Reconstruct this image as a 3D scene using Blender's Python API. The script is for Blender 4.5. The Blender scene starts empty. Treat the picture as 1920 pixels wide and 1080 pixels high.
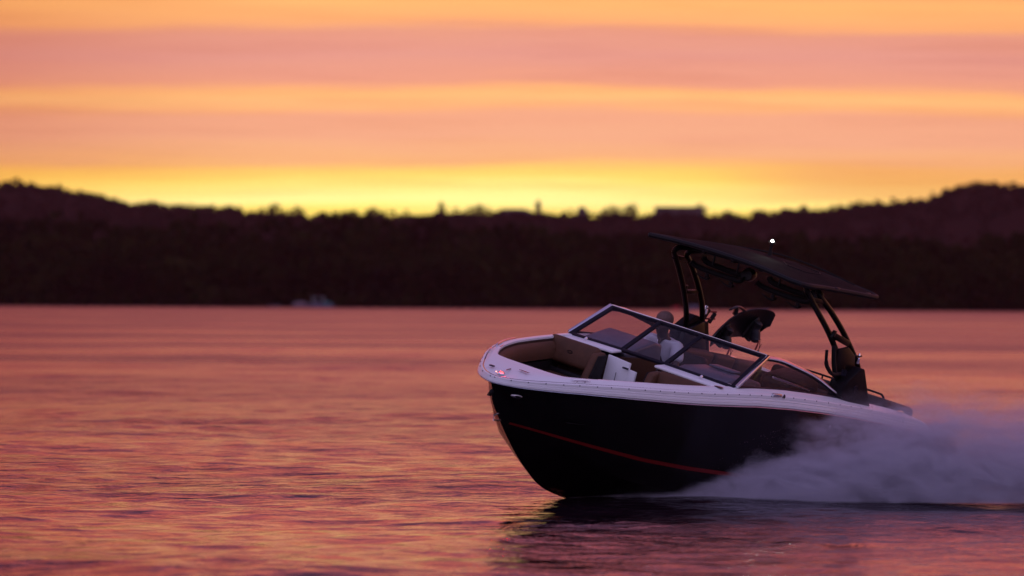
import bpy, bmesh, math, random
import numpy as np
from mathutils import Vector, Matrix, Euler
R = math.radians
random.seed(7); rng = np.random.default_rng(7)
S = bpy.context.scene
C = S.collection

# ------------------------------------------------------------------ camera
cam = bpy.data.cameras.new('camera'); cam_o = bpy.data.objects.new('camera', cam); C.objects.link(cam_o)
cam.lens = 135; cam.sensor_width = 36; cam.clip_start = .5; cam.clip_end = 60000
cam_o.location = (0, 0, 1.998)
cam_o.rotation_euler = (Matrix.Rotation(R(90) + math.atan(22/7200), 3, 'X') @ Matrix.Rotation(R(.33), 3, 'Z')).to_euler()
cam.dof.use_dof = True; cam.dof.focus_distance = 39.6; cam.dof.aperture_fstop = 1.6
S.camera = cam_o
# ------------------------------------------------------------------ render settings
S.render.engine = 'CYCLES'
S.view_settings.view_transform = 'Standard'; S.view_settings.look = 'None'
S.view_settings.exposure = 0; S.view_settings.gamma = 1; S.view_settings.use_curve_mapping = False
cy = S.cycles
cy.use_denoising = True
cy.max_bounces = 8; cy.transparent_max_bounces = 24; cy.volume_bounces = 1
cy.diffuse_bounces = 3; cy.glossy_bounces = 4
cy.sample_clamp_indirect = 4; cy.sample_clamp_direct = 0
cy.volume_step_rate = 1; cy.volume_max_steps = 256

# ------------------------------------------------------------------ node helper
class NT:
    def __init__(s, nt): s.nt = nt; s.n = nt.nodes; s.l = nt.links; s.n.clear()
    def new(s, t, **k):
        o = s.n.new(t)
        for a, b in k.items(): setattr(o, a, b)
        return o
    def link(s, a, b): s.l.new(a, b)
    def put(s, sock, v):
        if hasattr(v, 'is_linked') or isinstance(v, bpy.types.NodeSocket): s.l.new(v, sock)
        else: sock.default_value = v
    def math(s, op, a, b=None, c=None, clamp=False):
        o = s.new('ShaderNodeMath', operation=op, use_clamp=clamp); s.put(o.inputs[0], a)
        if b is not None: s.put(o.inputs[1], b)
        if c is not None: s.put(o.inputs[2], c)
        return o.outputs[0]
    def rng(s, v, a, b, c=0., d=1., smooth=True):
        o = s.new('ShaderNodeMapRange', interpolation_type='SMOOTHSTEP' if smooth else 'LINEAR')
        s.put(o.inputs[0], v); s.put(o.inputs[1], a); s.put(o.inputs[2], b); s.put(o.inputs[3], c); s.put(o.inputs[4], d)
        return o.outputs[0]
    def ramp(s, v, stops, interp='LINEAR'):
        o = s.new('ShaderNodeValToRGB'); e = o.color_ramp.elements; o.color_ramp.interpolation = interp
        while len(e) > 1: e.remove(e[-1])
        for i, (p, c) in enumerate(stops):
            if not isinstance(c, (tuple, list)): c = (c, c, c)
            x = e[0] if i == 0 else e.new(p)
            x.position = p; x.color = (*c[:3], 1)
        s.put(o.inputs[0], v); return o.outputs[0]
    def mix(s, f, a, b, mode='MIX'):
        o = s.new('ShaderNodeMix', data_type='RGBA', blend_type=mode)
        s.put(o.inputs[0], f)
        for i, v in ((6, a), (7, b)):
            if isinstance(v, (tuple, list)): v = (*v[:3], 1)
            s.put(o.inputs[i], v)
        return o.outputs[2]
    def noise(s, vec, scale, detail=3, rough=.5, dist=0.):
        o = s.new('ShaderNodeTexNoise'); s.l.new(vec, o.inputs['Vector'])
        o.inputs['Scale'].default_value = scale; o.inputs['Detail'].default_value = detail
        o.inputs['Roughness'].default_value = rough; o.inputs['Distortion'].default_value = dist
        return o.outputs[0]
    def comb(s, x, y, z):
        o = s.new('ShaderNodeCombineXYZ')
        for i, v in enumerate((x, y, z)): s.put(o.inputs[i], v)
        return o.outputs[0]
def lin(r, g, b):
    return tuple((c/255/12.92 if c/255 <= .04045 else ((c/255+.055)/1.055)**2.4) for c in (r, g, b))

# ------------------------------------------------------------------ world: dusk sky with stratus bands
W = bpy.data.worlds.new('World'); S.world = W; W.use_nodes = True
n = NT(W.node_tree)
out = n.new('ShaderNodeOutputWorld'); bg = n.new('ShaderNodeBackground')
tc = n.new('ShaderNodeTexCoord'); sp = n.new('ShaderNodeSeparateXYZ'); n.link(tc.outputs['Generated'], sp.inputs[0])
X, Y, Z = sp.outputs
el = n.math('ARCSINE', Z)
az = n.math('ARCTAN2', X, Y)
# px position of an elevation in the photograph: y = 562 - 7200*el ; band coordinate q = el/0.1
cv = n.comb(n.math('MULTIPLY', az, 5.), n.math('MULTIPLY', el, 75.), 3.1)
n1 = n.noise(cv, 1.6, 4, .55)
cv2 = n.comb(n.math('MULTIPLY', az, 16.), n.math('MULTIPLY', el, 330.), 7.7)
n2 = n.noise(cv2, 1.2, 4, .6)
warp = n.math('ADD', n.math('MULTIPLY', n.math('SUBTRACT', n1, .5), .0062), n.math('MULTIPLY', n.math('SUBTRACT', n2, .5), .0045))
# a slow tilt of the layers with azimuth
tilt = n.math('MULTIPLY', n.math('ABSOLUTE', n.math('ADD', az, .0)), .016)
e2 = n.math('ADD', n.math('ADD', el, warp), tilt)
q = n.math('DIVIDE', e2, .12)
def yq(y): return (562-y)/7200/.12
front = n.ramp(q, [
 (0.0, lin(250, 190, 95)), (yq(430), lin(255, 214, 84)), (yq(400), lin(268, 236, 112)), (yq(376), lin(280, 256, 160)), (yq(352), lin(272, 240, 136)),
 (yq(326), lin(266, 220, 108)), (yq(308), lin(260, 202, 108)), (yq(292), lin(248, 180, 124)), (yq(255), lin(242, 170, 134)), (yq(212), lin(240, 166, 132)),
 (yq(196), lin(250, 176, 120)), (yq(178), lin(255, 188, 122)), (yq(164), lin(252, 178, 116)), (yq(150), lin(234, 156, 128)), (yq(100), lin(224, 150, 136)),
 (yq(60), lin(226, 150, 128)), (yq(42), lin(246, 168, 112)), (yq(0), lin(255, 180, 110)), (yq(-60), lin(252, 156, 106)), (yq(-120), lin(248, 142, 106)),
 (yq(-200), lin(250, 134, 108)), (yq(-290), lin(250, 131, 108))])
front = n.mix(1., front, (1.13, 1.16, 1.16), 'MULTIPLY')
# higher sky: the bands go on and fade to violet blue overhead
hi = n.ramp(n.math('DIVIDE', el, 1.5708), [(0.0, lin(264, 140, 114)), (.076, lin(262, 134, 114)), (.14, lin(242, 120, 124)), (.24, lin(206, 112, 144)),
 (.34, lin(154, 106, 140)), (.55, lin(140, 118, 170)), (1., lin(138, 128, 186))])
front = n.mix(n.rng(el, .10, .118), front, hi)
# peach haze bank low on the right, redder sky at the far left and right
peach = n.math('MULTIPLY', n.rng(az, .045, .085), n.math('MULTIPLY', n.rng(e2, .0255, .0300), n.rng(e2, .040, .034)))
front = n.mix(n.math('MULTIPLY', peach, .55), front, lin(246, 176, 128))
streak = n.noise(n.comb(n.math('MULTIPLY', az, 9.), n.math('MULTIPLY', el, 190.), 1.3), 1.5, 5, .62)
front = n.mix(1., front, n.ramp(streak, [(.28, (.93, .88, .88)), (.5, (1, 1, 1)), (.70, (1.01, 1.04, 1.02))]), 'MULTIPLY')
low = n.math('MULTIPLY', n.rng(e2, .040, .034), n.rng(n.math('ABSOLUTE', n.math('ADD', az, .02)), .03, .12))
front = n.mix(n.math('MULTIPLY', low, .65), front, n.mix(1., front, (.98, .82, .62), 'MULTIPLY'))
left = n.rng(n.math('ADD', az, .02), -.02, -.17); right = n.rng(az, .06, .20)
left = n.math('MULTIPLY', left, n.rng(e2, .026, .040, .35, 1.))
front = n.mix(n.math('MULTIPLY', left, .9), front, n.mix(1., front, (.70, .54, .52), 'MULTIPLY'))
front = n.mix(n.math('MULTIPLY', right, .35), front, n.mix(1., front, (.85, .74, .74), 'MULTIPLY'))
# the sky opposite the sunset
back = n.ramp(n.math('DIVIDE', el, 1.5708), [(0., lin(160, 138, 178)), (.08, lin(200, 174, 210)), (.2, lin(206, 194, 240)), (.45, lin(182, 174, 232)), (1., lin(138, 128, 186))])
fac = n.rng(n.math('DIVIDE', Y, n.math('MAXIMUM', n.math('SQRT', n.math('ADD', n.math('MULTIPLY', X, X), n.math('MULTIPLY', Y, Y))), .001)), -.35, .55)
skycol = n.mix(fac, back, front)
# Nishita twilight underneath
nis = n.new('ShaderNodeTexSky', sky_type='NISHITA', sun_disc=False); nis.sun_elevation = R(.4); nis.sun_rotation = R(0)
nis.air_density = 1.5; nis.dust_density = 2.
skycol = n.mix(1., skycol, n.mix(1., nis.outputs[0], (.006, .006, .006), 'MULTIPLY'), 'ADD')
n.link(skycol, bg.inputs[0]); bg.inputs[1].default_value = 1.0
n.link(bg.outputs[0], out.inputs[0])
W.cycles.sampling_method = 'MANUAL'; W.cycles.sample_map_resolution = 2048
# weak afterglow sun, behind the far hills
sun = bpy.data.lights.new('sun', 'SUN'); sun.energy = 2.; sun.angle = R(.5); sun.color = (1, .52, .25)
sun_o = bpy.data.objects.new('sun', sun); C.objects.link(sun_o)
sun_o.rotation_euler = Vector((0.0, math.cos(R(.4)), math.sin(R(.4)))).to_track_quat('Z', 'Y').to_euler()

# ------------------------------------------------------------------ materials
M = {}
def mat(name, col, rough=.5, metal=0., spec=.5, coat=0., var=0., vscale=20., bump=0., bscale=60., emit=None, es=0.):
    m = bpy.data.materials.new(name); m.use_nodes = True; n = NT(m.node_tree)
    o = n.new('ShaderNodeOutputMaterial'); p = n.new('ShaderNodeBsdfPrincipled'); n.link(p.outputs[0], o.inputs[0])
    p.inputs['Roughness'].default_value = rough; p.inputs['Metallic'].default_value = metal
    p.inputs['Specular IOR Level'].default_value = spec; p.inputs['Coat Weight'].default_value = coat; p.inputs['Coat Roughness'].default_value = .05
    t = n.new('ShaderNodeTexCoord')
    if var:
        f = n.noise(t.outputs['Object'], vscale, 4, .6)
        c = n.mix(n.rng(f, .3, .7), tuple(x*(1-var) for x in col), tuple(min(1, x*(1+var)) for x in col)); n.link(c, p.inputs['Base Color'])
        n.link(n.rng(f, .2, .8, max(0, rough-.08), min(1, rough+.1)), p.inputs['Roughness'])
    else: p.inputs['Base Color'].default_value = (*col, 1)
    if bump:
        b = n.new('ShaderNodeBump'); b.inputs['Strength'].default_value = bump; b.inputs['Distance'].default_value = .01
        n.link(n.noise(t.outputs['Object'], bscale, 4, .6), b.inputs['Height']); n.link(b.outputs[0], p.inputs['Normal'])
    if emit: p.inputs['Emission Color'].default_value = (*emit, 1); p.inputs['Emission Strength'].default_value = es
    M[name] = m; return m
mat('hull_black', (.004, .0025, .004), .16, spec=.22, var=.3, vscale=3)
mat('gel_white', (.80, .80, .82), .3, spec=.45)
mat('gel_grey', (.30, .30, .34), .4, var=.05)
mat('stripe_red', (.17, .006, .007), .3, spec=.4)
mat('vinyl_tan', (.10, .044, .025), .55, spec=.22, var=.14, vscale=9, bump=.25, bscale=90)
mat('vinyl_dark', (.008, .006, .007), .55, spec=.2, bump=.2, bscale=90)
mat('vinyl_brown', (.040, .020, .015), .55, spec=.25, var=.12, bump=.2, bscale=90)
mat('dash', (.10, .10, .13), .45, var=.08)
mat('floor_mat', (.02, .014, .012), .8, bump=.4, bscale=40)
mat('frame_black', (.012, .010, .017), .5, spec=.12)
mat('alu_black', (.004, .003, .0035), .3, spec=.16)
mat('plastic_black', (.008, .0055, .0075), .6, spec=.1, var=.1)
mat('chrome', (.75, .75, .78), .14, metal=1.)
mat('anodised', (.72, .72, .76), .22, metal=1.)
mat('canvas', (.0055, .0035, .0045), .9, spec=.10, bump=.5, bscale=25, var=.2, vscale=4)
mat('rubber', (.006, .005, .006), .6, spec=.25)
mat('screw', (.03, .03, .05), .3, metal=.6)
mat('board_black', (.007, .006, .008), .3, spec=.4)
mat('boot_black', (.006, .005, .007), .55, var=.2)
mat('boot_grey', (.016, .014, .022), .5, spec=.3)
mat('strap_red', (.25, .03, .02), .6)
mat('skin', (.055, .020, .013), .5, var=.08, vscale=15)
mat('hair_grey', (.15, .085, .075), .8, var=.2, vscale=40, bump=.5, bscale=60)
mat('shirt_white', (.62, .62, .68), .85, bump=.4, bscale=14)
mat('shirt_print', (.22, .22, .36), .8)
mat('shorts', (.05, .05, .07), .85)
mat('eye', (.02, .015, .012), .3)
mat('red_lamp', (.6, .02, .02), .3, emit=(1, .002, .0015), es=160)
mat('white_lamp', (.8, .8, .8), .3, emit=(.92, 1, .93), es=350)
mat('painted_glint', (.8, .3, .3), .3, emit=(1, .35, .25), es=3)  # weak emission painted in as a glint on the bow light
def glass(name, tint, dirt=.06):
    m = bpy.data.materials.new(name); m.use_nodes = True; n = NT(m.node_tree)
    o = n.new('ShaderNodeOutputMaterial'); tr = n.new('ShaderNodeBsdfTransparent'); tr.inputs[0].default_value = (*tint, 1)
    gl = n.new('ShaderNodeBsdfGlossy'); gl.inputs['Roughness'].default_value = .02
    ge = n.new('ShaderNodeNewGeometry'); dt = n.new('ShaderNodeVectorMath', operation='DOT_PRODUCT'); n.link(ge.outputs['Normal'], dt.inputs[0]); n.link(ge.outputs['Incoming'], dt.inputs[1])
    fres = n.math('ADD', .015, n.math('MULTIPLY', .10, n.math('POWER', n.math('SUBTRACT', 1., n.math('ABSOLUTE', dt.outputs['Value']), clamp=True), 5.)))
    df = n.new('ShaderNodeBsdfDiffuse'); df.inputs[0].default_value = (.35, .35, .42, 1)
    a = n.new('ShaderNodeMixShader'); a.inputs[0].default_value = dirt; n.link(tr.outputs[0], a.inputs[1]); n.link(df.outputs[0], a.inputs[2])
    b = n.new('ShaderNodeMixShader'); n.link(fres, b.inputs[0]); n.link(a.outputs[0], b.inputs[1]); n.link(gl.outputs[0], b.inputs[2])
    n.link(b.outputs[0], o.inputs[0]); M[name] = m
glass('glass', (.96, .95, .97), .01)
glass('glass_smoke', (.90, .85, .86), .02)

# ------------------------------------------------------------------ mesh helpers
def tag(o, label=None, cat=None, group=None, kind=None):
    for k, v in (('label', label), ('category', cat), ('group', group), ('kind', kind)):
        if v: o[k] = v
    return o
def link(o, parent=None):
    C.objects.link(o)
    if parent is not None: o.parent = parent
    return o
class MB:
    def __init__(s): s.v = []; s.f = []
    def add(s, v, f):
        k = len(s.v); s.v += [tuple(x) for x in v]; s.f += [tuple(k+i for i in q) for q in f]; return s
    def build(s, name, m, parent=None, smooth=True, bevel=0., seg=2, auto=35, sub=0, loc=None):
        me = bpy.data.meshes.new(name); v = s.v
        if loc is not None: v = [tuple(Vector(p) - Vector(loc)) for p in v]
        me.from_pydata(v, [], s.f); me.validate()
        bm = bmesh.new(); bm.from_mesh(me)
        bmesh.ops.recalc_face_normals(bm, faces=bm.faces)
        if bevel:
            es = [e for e in bm.edges if len(e.link_faces) == 2 and e.calc_face_angle(0) > R(28)]
            if es: bmesh.ops.bevel(bm, geom=es, offset=bevel, segments=seg, profile=.5, affect='EDGES', clamp_overlap=True)
        if smooth:
            for f in bm.faces: f.smooth = True
            for e in bm.edges:
                if len(e.link_faces) == 2 and e.calc_face_angle(0) > R(auto): e.smooth = False
        bm.to_mesh(me); bm.free()
        me.materials.append(M[m] if isinstance(m, str) else m)
        o = bpy.data.objects.new(name, me)
        if sub:
            md = o.modifiers.new('sub', 'SUBSURF'); md.levels = sub; md.render_levels = sub
        if loc is not None: o.location = loc
        return link(o, parent)
def box(c, s, rot=None):
    c = Vector(c); m = rot if rot is not None else Matrix.Identity(3)
    v = [c + m @ Vector((x*s[0]/2, y*s[1]/2, z*s[2]/2)) for x in (-1, 1) for y in (-1, 1) for z in (-1, 1)]
    return v, [(0, 1, 3, 2), (4, 6, 7, 5), (0, 4, 5, 1), (2, 3, 7, 6), (0, 2, 6, 4), (1, 5, 7, 3)]
def spline(P, k=6):
    P = [Vector(p) for p in P]; o = []
    for i in range(len(P)-1):
        a = P[max(i-1, 0)]; b = P[i]; c = P[i+1]; d = P[min(i+2, len(P)-1)]
        for j in range(k):
            t = j/k; o.append(.5*((2*b)+(c-a)*t+(2*a-5*b+4*c-d)*t*t+(3*b-a-3*c+d)*t**3))
    o.append(P[-1]); return o
def tube(P, r, seg=8, cap=True, flat=1., up=(0, 0, 1)):
    P = [Vector(p) for p in P]; v = []; f = []
    for i, p in enumerate(P):
        d = (P[min(i+1, len(P)-1)] - P[max(i-1, 0)]).normalized(); u = Vector(up)
        a = d.cross(u)
        if a.length < 1e-3: a = d.cross(Vector((1, 0, 0)))
        a.normalize(); b = a.cross(d); rr = r[i] if isinstance(r, (list, tuple)) else r
        for k in range(seg):
            t = 2*math.pi*k/seg; v.append(p + a*math.cos(t)*rr + b*math.sin(t)*rr*flat)
    for i in range(len(P)-1):
        for k in range(seg):
            q = (k+1) % seg; f.append((i*seg+k, i*seg+q, (i+1)*seg+q, (i+1)*seg+k))
    if cap: f.append(tuple(range(seg))[::-1]); f.append(tuple((len(P)-1)*seg+k for k in range(seg)))
    return v, f
def bar(p, q, w, h, up=(0, 0, 1)):          # rectangular bar from p to q
    p = Vector(p); q = Vector(q); d = (q-p).normalized(); a = d.cross(Vector(up)).normalized(); b = a.cross(d)
    v = [e + a*sx*w/2 + b*sz*h/2 for e in (p, q) for sx, sz in ((-1, -1), (1, -1), (1, 1), (-1, 1))]
    return v, [(0, 1, 2, 3), (7, 6, 5, 4), (0, 4, 5, 1), (1, 5, 6, 2), (2, 6, 7, 3), (3, 7, 4, 0)]
def slab(poly, t):                           # planar polygon with thickness vector t
    k = len(poly); t = Vector(t); v = [Vector(p) for p in poly] + [Vector(p)+t for p in poly]
    return v, [tuple(range(k))[::-1], tuple(range(k, 2*k))] + [(i, (i+1) % k, (i+1) % k+k, i+k) for i in range(k)]
def lathe(prof, c, ax=(0, 0, 1), seg=12):
    ax = Vector(ax).normalized(); a = ax.orthogonal().normalized(); b = ax.cross(a); v = []; f = []
    for r, h in prof:
        for k in range(seg):
            t = 2*math.pi*k/seg; v.append(Vector(c)+ax*h+(a*math.cos(t)+b*math.sin(t))*max(r, 1e-4))
    for i in range(len(prof)-1):
        for k in range(seg):
            q = (k+1) % seg; f.append((i*seg+k, i*seg+q, (i+1)*seg+q, (i+1)*seg+k))
    f.append(tuple(range(seg))[::-1]); f.append(tuple((len(prof)-1)*seg+k for k in range(seg)))
    return v, f
def ball(c, r, seg=12, rings=8, rot=None):
    v = []; f = []; m = rot if rot is not None else Matrix.Identity(3)
    for i in range(rings+1):
        th = math.pi*i/rings
        for k in range(seg):
            ph = 2*math.pi*k/seg
            v.append(Vector(c) + m @ Vector((r[0]*math.sin(th)*math.cos(ph), r[1]*math.sin(th)*math.sin(ph), r[2]*math.cos(th))))
    for i in range(rings):
        for k in range(seg):
            q = (k+1) % seg; f.append((i*seg+k, i*seg+q, (i+1)*seg+q, (i+1)*seg+k))
    return v, f
def pieces(name, items, m, parent, **k):     # one object per list entry
    return [MB().add(*it).build(name, m, parent, **k) for it in items]
def empty(name, loc=(0, 0, 0), rot=None, parent=None):
    o = bpy.data.objects.new(name, None); o.location = loc; o.empty_display_size = .3
    if rot is not None: o.rotation_euler = rot
    return link(o, parent)
def lerp(x, tab):
    xs = [t[0] for t in tab]; ys = [t[1] for t in tab]
    return float(np.interp(x, xs, ys))

# ------------------------------------------------------------------ water
def build_water():
    def grow(start, step, g, end):
        o = [start]
        while o[-1] < end: o.append(o[-1]+step); step *= g
        return o
    ys = [-y for y in grow(-24., .5, 1.12, 6000.)][::-1]
    ys = ys[:-1] + list(np.arange(24, 50, .055)) + grow(50., .06, 1.0062, 700.) + [900, 1500, 4000, 12000]
    xr = list(np.arange(0, 7.2, .11)) + grow(7.2, .12, 1.03, 6000.)
    xs = np.array([-x for x in xr[:0:-1]] + xr); ys = np.array(ys)
    XX, YY = np.meshgrid(xs, ys); H = np.zeros_like(XX)
    dy = np.gradient(ys)[:, None]; dx = np.gradient(xs)[None, :]
    r = np.random.default_rng(3)
    for i in range(70):
        lam = .30*(1.062**i)                  # .3 .. 19 m
        th = R(90) + r.normal(0, .55)          # mostly travelling along the view
        kx, ky = 2*np.pi/lam*np.cos(th), 2*np.pi/lam*np.sin(th)
        amp = .0032*lam**.60
        fade = np.clip(1.6-4.5*np.maximum(dy*abs(np.sin(th)), dx*abs(np.cos(th)))/lam, 0, 1)
        H += amp*fade*np.sin(kx*XX+ky*YY+r.uniform(0, 6.28))*(.6+.4*np.sin(XX*r.normal(0, .25)+YY*r.normal(0, .1)+i))
    # wake trough and crest trailing from the bow contact point
    u = XX-.6; w = YY-38.62
    g = np.clip(u/.8, 0, 1)*np.exp(-np.clip(u, 0, 99)/30)
    H += g*(.022*np.exp(-((w+.10)/.16)**2) - .016*np.exp(-((w+.55)/.30)**2))
    H[YY > 800] = 0
    nx, ny = len(xs), len(ys)
    co = np.stack([XX, YY, H], -1).reshape(-1, 3).astype(np.float32)
    idx = np.arange(nx*ny).reshape(ny, nx)
    fa = np.stack([idx[:-1, :-1], idx[:-1, 1:], idx[1:, 1:], idx[1:, :-1]], -1).reshape(-1, 4)
    me = bpy.data.meshes.new('water'); me.vertices.add(len(co)); me.vertices.foreach_set('co', co.ravel())
    me.loops.add(fa.size); me.loops.foreach_set('vertex_index', fa.ravel().astype(np.int32))
    me.polygons.add(len(fa)); me.polygons.foreach_set('loop_start', np.arange(0, fa.size, 4, dtype=np.int32))
    me.polygons.foreach_set('loop_total', np.full(len(fa), 4, dtype=np.int32)); me.polygons.foreach_set('use_smooth', np.ones(len(fa), bool))
    me.update(); me.validate()
    m = bpy.data.materials.new('lake'); m.use_nodes = True; n = NT(m.node_tree)
    o = n.new('ShaderNodeOutputMaterial'); p = n.new('ShaderNodeBsdfPrincipled'); n.link(p.outputs[0], o.inputs[0])
    p.inputs['Base Color'].default_value = (.012, .006, .010, 1); p.inputs['IOR'].default_value = 1.42
    p.inputs['Specular IOR Level'].default_value = .5
    geo = n.new('ShaderNodeNewGeometry'); sx = n.new('ShaderNodeSeparateXYZ'); n.link(geo.outputs['Position'], sx.inputs[0])
    v1 = n.comb(n.math('MULTIPLY', sx.outputs[0], .62), sx.outputs[1], 0.)
    v2 = n.comb(n.math('MULTIPLY', sx.outputs[0], .3), n.math('MULTIPLY', sx.outputs[1], .25), 5.)
    v3 = n.comb(n.math('MULTIPLY', sx.outputs[0], .02), n.math('MULTIPLY', sx.outputs[1], .045), 9.)
    a = n.noise(v1, 3.2, 4, .6, .4); b2 = n.noise(v2, 1.2, 4, .6); c3 = n.noise(v3, 1., 3, .55)
    patch = n.rng(c3, .35, .65, .35, 1.35)
    h = n.math('MULTIPLY', n.math('ADD', n.math('MULTIPLY', a, .105), n.math('MULTIPLY', b2, .40)), patch)
    n.link(n.math('MULTIPLY', n.ramp(n.math('DIVIDE', sx.outputs[1], 800.), [(.0, .08), (.048, .09), (.07, .14), (.1, .19), (.2, .27), (.5, .31), (1., .33)]), n.rng(c3, .3, .7, .8, 1.2)), p.inputs['Roughness'])
    bp = n.new('ShaderNodeBump'); n.link(n.ramp(n.math('DIVIDE', sx.outputs[1], 800.), [(.03, .75), (.050, .75), (.062, 1.05), (.09, .95), (.14, .85), (.3, .55), (.6, .22), (1., .12)]), bp.inputs['Strength']); bp.inputs['Distance'].default_value = 1.; n.link(h, bp.inputs['Height'])
    n.link(bp.outputs[0], p.inputs['Normal'])
    me.materials.append(m); ob = bpy.data.objects.new('water', me); link(ob); tag(ob, kind='structure')
build_water()

# ------------------------------------------------------------------ far shore
def leafmat(name, c1, c2, sc=.25):
    m = bpy.data.materials.new(name); m.use_nodes = True; n = NT(m.node_tree)
    o = n.new('ShaderNodeOutputMaterial'); p = n.new('ShaderNodeBsdfPrincipled'); n.link(p.outputs[0], o.inputs[0])
    p.inputs['Roughness'].default_value = .9; p.inputs['Specular IOR Level'].default_value = .02
    t = n.new('ShaderNodeNewGeometry')
    n.link(n.ramp(n.noise(t.outputs['Position'], sc, 3, .6), [(.30, c1), (.52, c2), (.70, tuple(x*1.5 for x in c2))]), p.inputs['Base Color'])
    M[name] = m
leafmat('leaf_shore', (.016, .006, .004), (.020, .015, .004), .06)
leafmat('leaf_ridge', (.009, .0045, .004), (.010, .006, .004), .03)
mat('bark', (.05, .035, .03), .9, bump=.5, bscale=4)
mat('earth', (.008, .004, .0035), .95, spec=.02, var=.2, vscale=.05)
mat('far_wall', (.07, .045, .05), .8, var=.05, vscale=.2)
mat('far_roof', (.035, .022, .025), .8)
mat('far_pane', (.05, .04, .05), .2)
def quads_mesh(name, cen, siz, m, kind=None, parent=None, off=None):
    """leaf clump quads at cen (N,3) with half size siz (N,)"""
    N = len(cen); a = rng.normal(size=(N, 3)); a /= np.linalg.norm(a, axis=1)[:, None]
    b = rng.normal(size=(N, 3)); b -= (a*b).sum(1)[:, None]*a; b /= np.linalg.norm(b, axis=1)[:, None]
    s = siz[:, None]; V = np.stack([cen-a*s-b*s*.6, cen+a*s-b*s*.8, cen+a*s*.8+b*s, cen-a*s*.7+b*s*.9], 1).reshape(-1, 3)
    me = bpy.data.meshes.new(name); me.vertices.add(4*N); me.vertices.foreach_set('co', V.astype(np.float32).ravel())
    me.loops.add(4*N); me.loops.foreach_set('vertex_index', np.arange(4*N, dtype=np.int32))
    me.polygons.add(N); me.polygons.foreach_set('loop_start', np.arange(0, 4*N, 4, dtype=np.int32)); me.polygons.foreach_set('loop_total', np.full(N, 4, dtype=np.int32))
    me.update(); me.validate(); me.materials.append(M[m]); o = bpy.data.objects.new(name, me); link(o, parent)
    return o
def crown_pts(c, r, k):                      # points on a lumpy crown shell
    d = rng.normal(size=(k, 3)); d /= np.linalg.norm(d, axis=1)[:, None]
    lump = 1 + .28*np.sin(d[:, 0]*4+c[0]) * np.sin(d[:, 1]*5+c[1]) + .18*np.sin(d[:, 2]*7+c[0]*3)
    rad = rng.uniform(.72, 1.0, k)*lump
    return np.array(c) + d*np.array(r)*rad[:, None]
def terrain(name, xs, ys, hf, m):
    mb = MB(); v = [(x, y, hf(x, y)) for y in ys for x in xs]; nx = len(xs)
    f = [(j*nx+i, j*nx+i+1, (j+1)*nx+i+1, (j+1)*nx+i) for j in range(len(ys)-1) for i in range(nx-1)]
    o = mb.add(v, f).build(name, m, None, auto=80); tag(o, kind='structure'); return o
SH = 880.
def bank_h(x, y): return -1 + np.clip((y-SH)/10, 0, 1)*1.8 + np.clip((y-SH-10)/140, 0, 1)**1.1*(8+1.2*math.sin(x*.02)+1.5*math.sin(x*.007+2))
terrain('shore_bank', np.linspace(-420, 420, 90), [SH-3, SH, SH+4, SH+10, SH+40, SH+80, SH+150, SH+400, SH+1200], bank_h, 'earth')
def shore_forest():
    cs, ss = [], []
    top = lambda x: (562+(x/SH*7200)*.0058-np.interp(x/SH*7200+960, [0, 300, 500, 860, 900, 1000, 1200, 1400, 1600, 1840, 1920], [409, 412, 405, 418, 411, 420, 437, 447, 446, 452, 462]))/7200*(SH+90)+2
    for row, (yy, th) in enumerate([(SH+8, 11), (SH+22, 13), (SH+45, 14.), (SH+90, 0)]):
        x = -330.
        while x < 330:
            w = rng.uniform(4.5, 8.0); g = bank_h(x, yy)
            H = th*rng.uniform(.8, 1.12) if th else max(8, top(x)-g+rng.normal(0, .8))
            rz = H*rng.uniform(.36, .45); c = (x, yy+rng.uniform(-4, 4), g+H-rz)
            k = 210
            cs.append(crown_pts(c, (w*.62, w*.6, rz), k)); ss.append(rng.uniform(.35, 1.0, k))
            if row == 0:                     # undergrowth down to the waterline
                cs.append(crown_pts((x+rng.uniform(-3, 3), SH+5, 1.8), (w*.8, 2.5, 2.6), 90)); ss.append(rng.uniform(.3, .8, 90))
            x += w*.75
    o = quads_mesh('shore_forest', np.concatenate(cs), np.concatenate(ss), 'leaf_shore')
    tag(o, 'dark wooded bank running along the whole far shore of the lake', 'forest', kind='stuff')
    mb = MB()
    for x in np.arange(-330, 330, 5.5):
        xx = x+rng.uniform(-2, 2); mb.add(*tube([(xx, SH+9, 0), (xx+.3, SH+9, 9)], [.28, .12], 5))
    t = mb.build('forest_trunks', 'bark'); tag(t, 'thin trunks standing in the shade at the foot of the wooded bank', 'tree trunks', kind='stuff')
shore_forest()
# far ridge with its skyline
RD = 2600.
PXP = [(-900, 330), (-300, 338), (0, 352), (50, 348), (110, 353), (150, 358), (200, 373), (250, 383), (300, 389), (350, 392), (420, 397), (500, 406), (600, 410), (700, 408), (800, 405), (900, 404), (1000, 407), (1060, 412), (1130, 408), (1200, 408),
       (1340, 409), (1400, 408), (1450, 402), (1500, 398), (1560, 393), (1600, 391), (1680, 387), (1730, 379), (1760, 367), (1790, 355), (1830, 349), (1870, 354), (1920, 351), (2300, 335), (2900, 330)]
def ridge_z(x):
    px = x/RD*7200+960
    return (562+(px-960)*.0058-lerp(px, PXP))/7200*RD+2-3.
def hill_h(x, y):
    t = (y-RD)
    return ridge_z(x)*(math.exp(-(t/520)**2) if t < 0 else math.exp(-(t/900)**2)) + .8*math.sin(x*.03+y*.01)
terrain('hills', np.linspace(-1100, 1100, 320), [1250, 1500, 1700, 1900, 2100, 2250, 2400, 2500, 2560, 2600, 2660, 2800, 3000, 3600], hill_h, 'earth')
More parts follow.
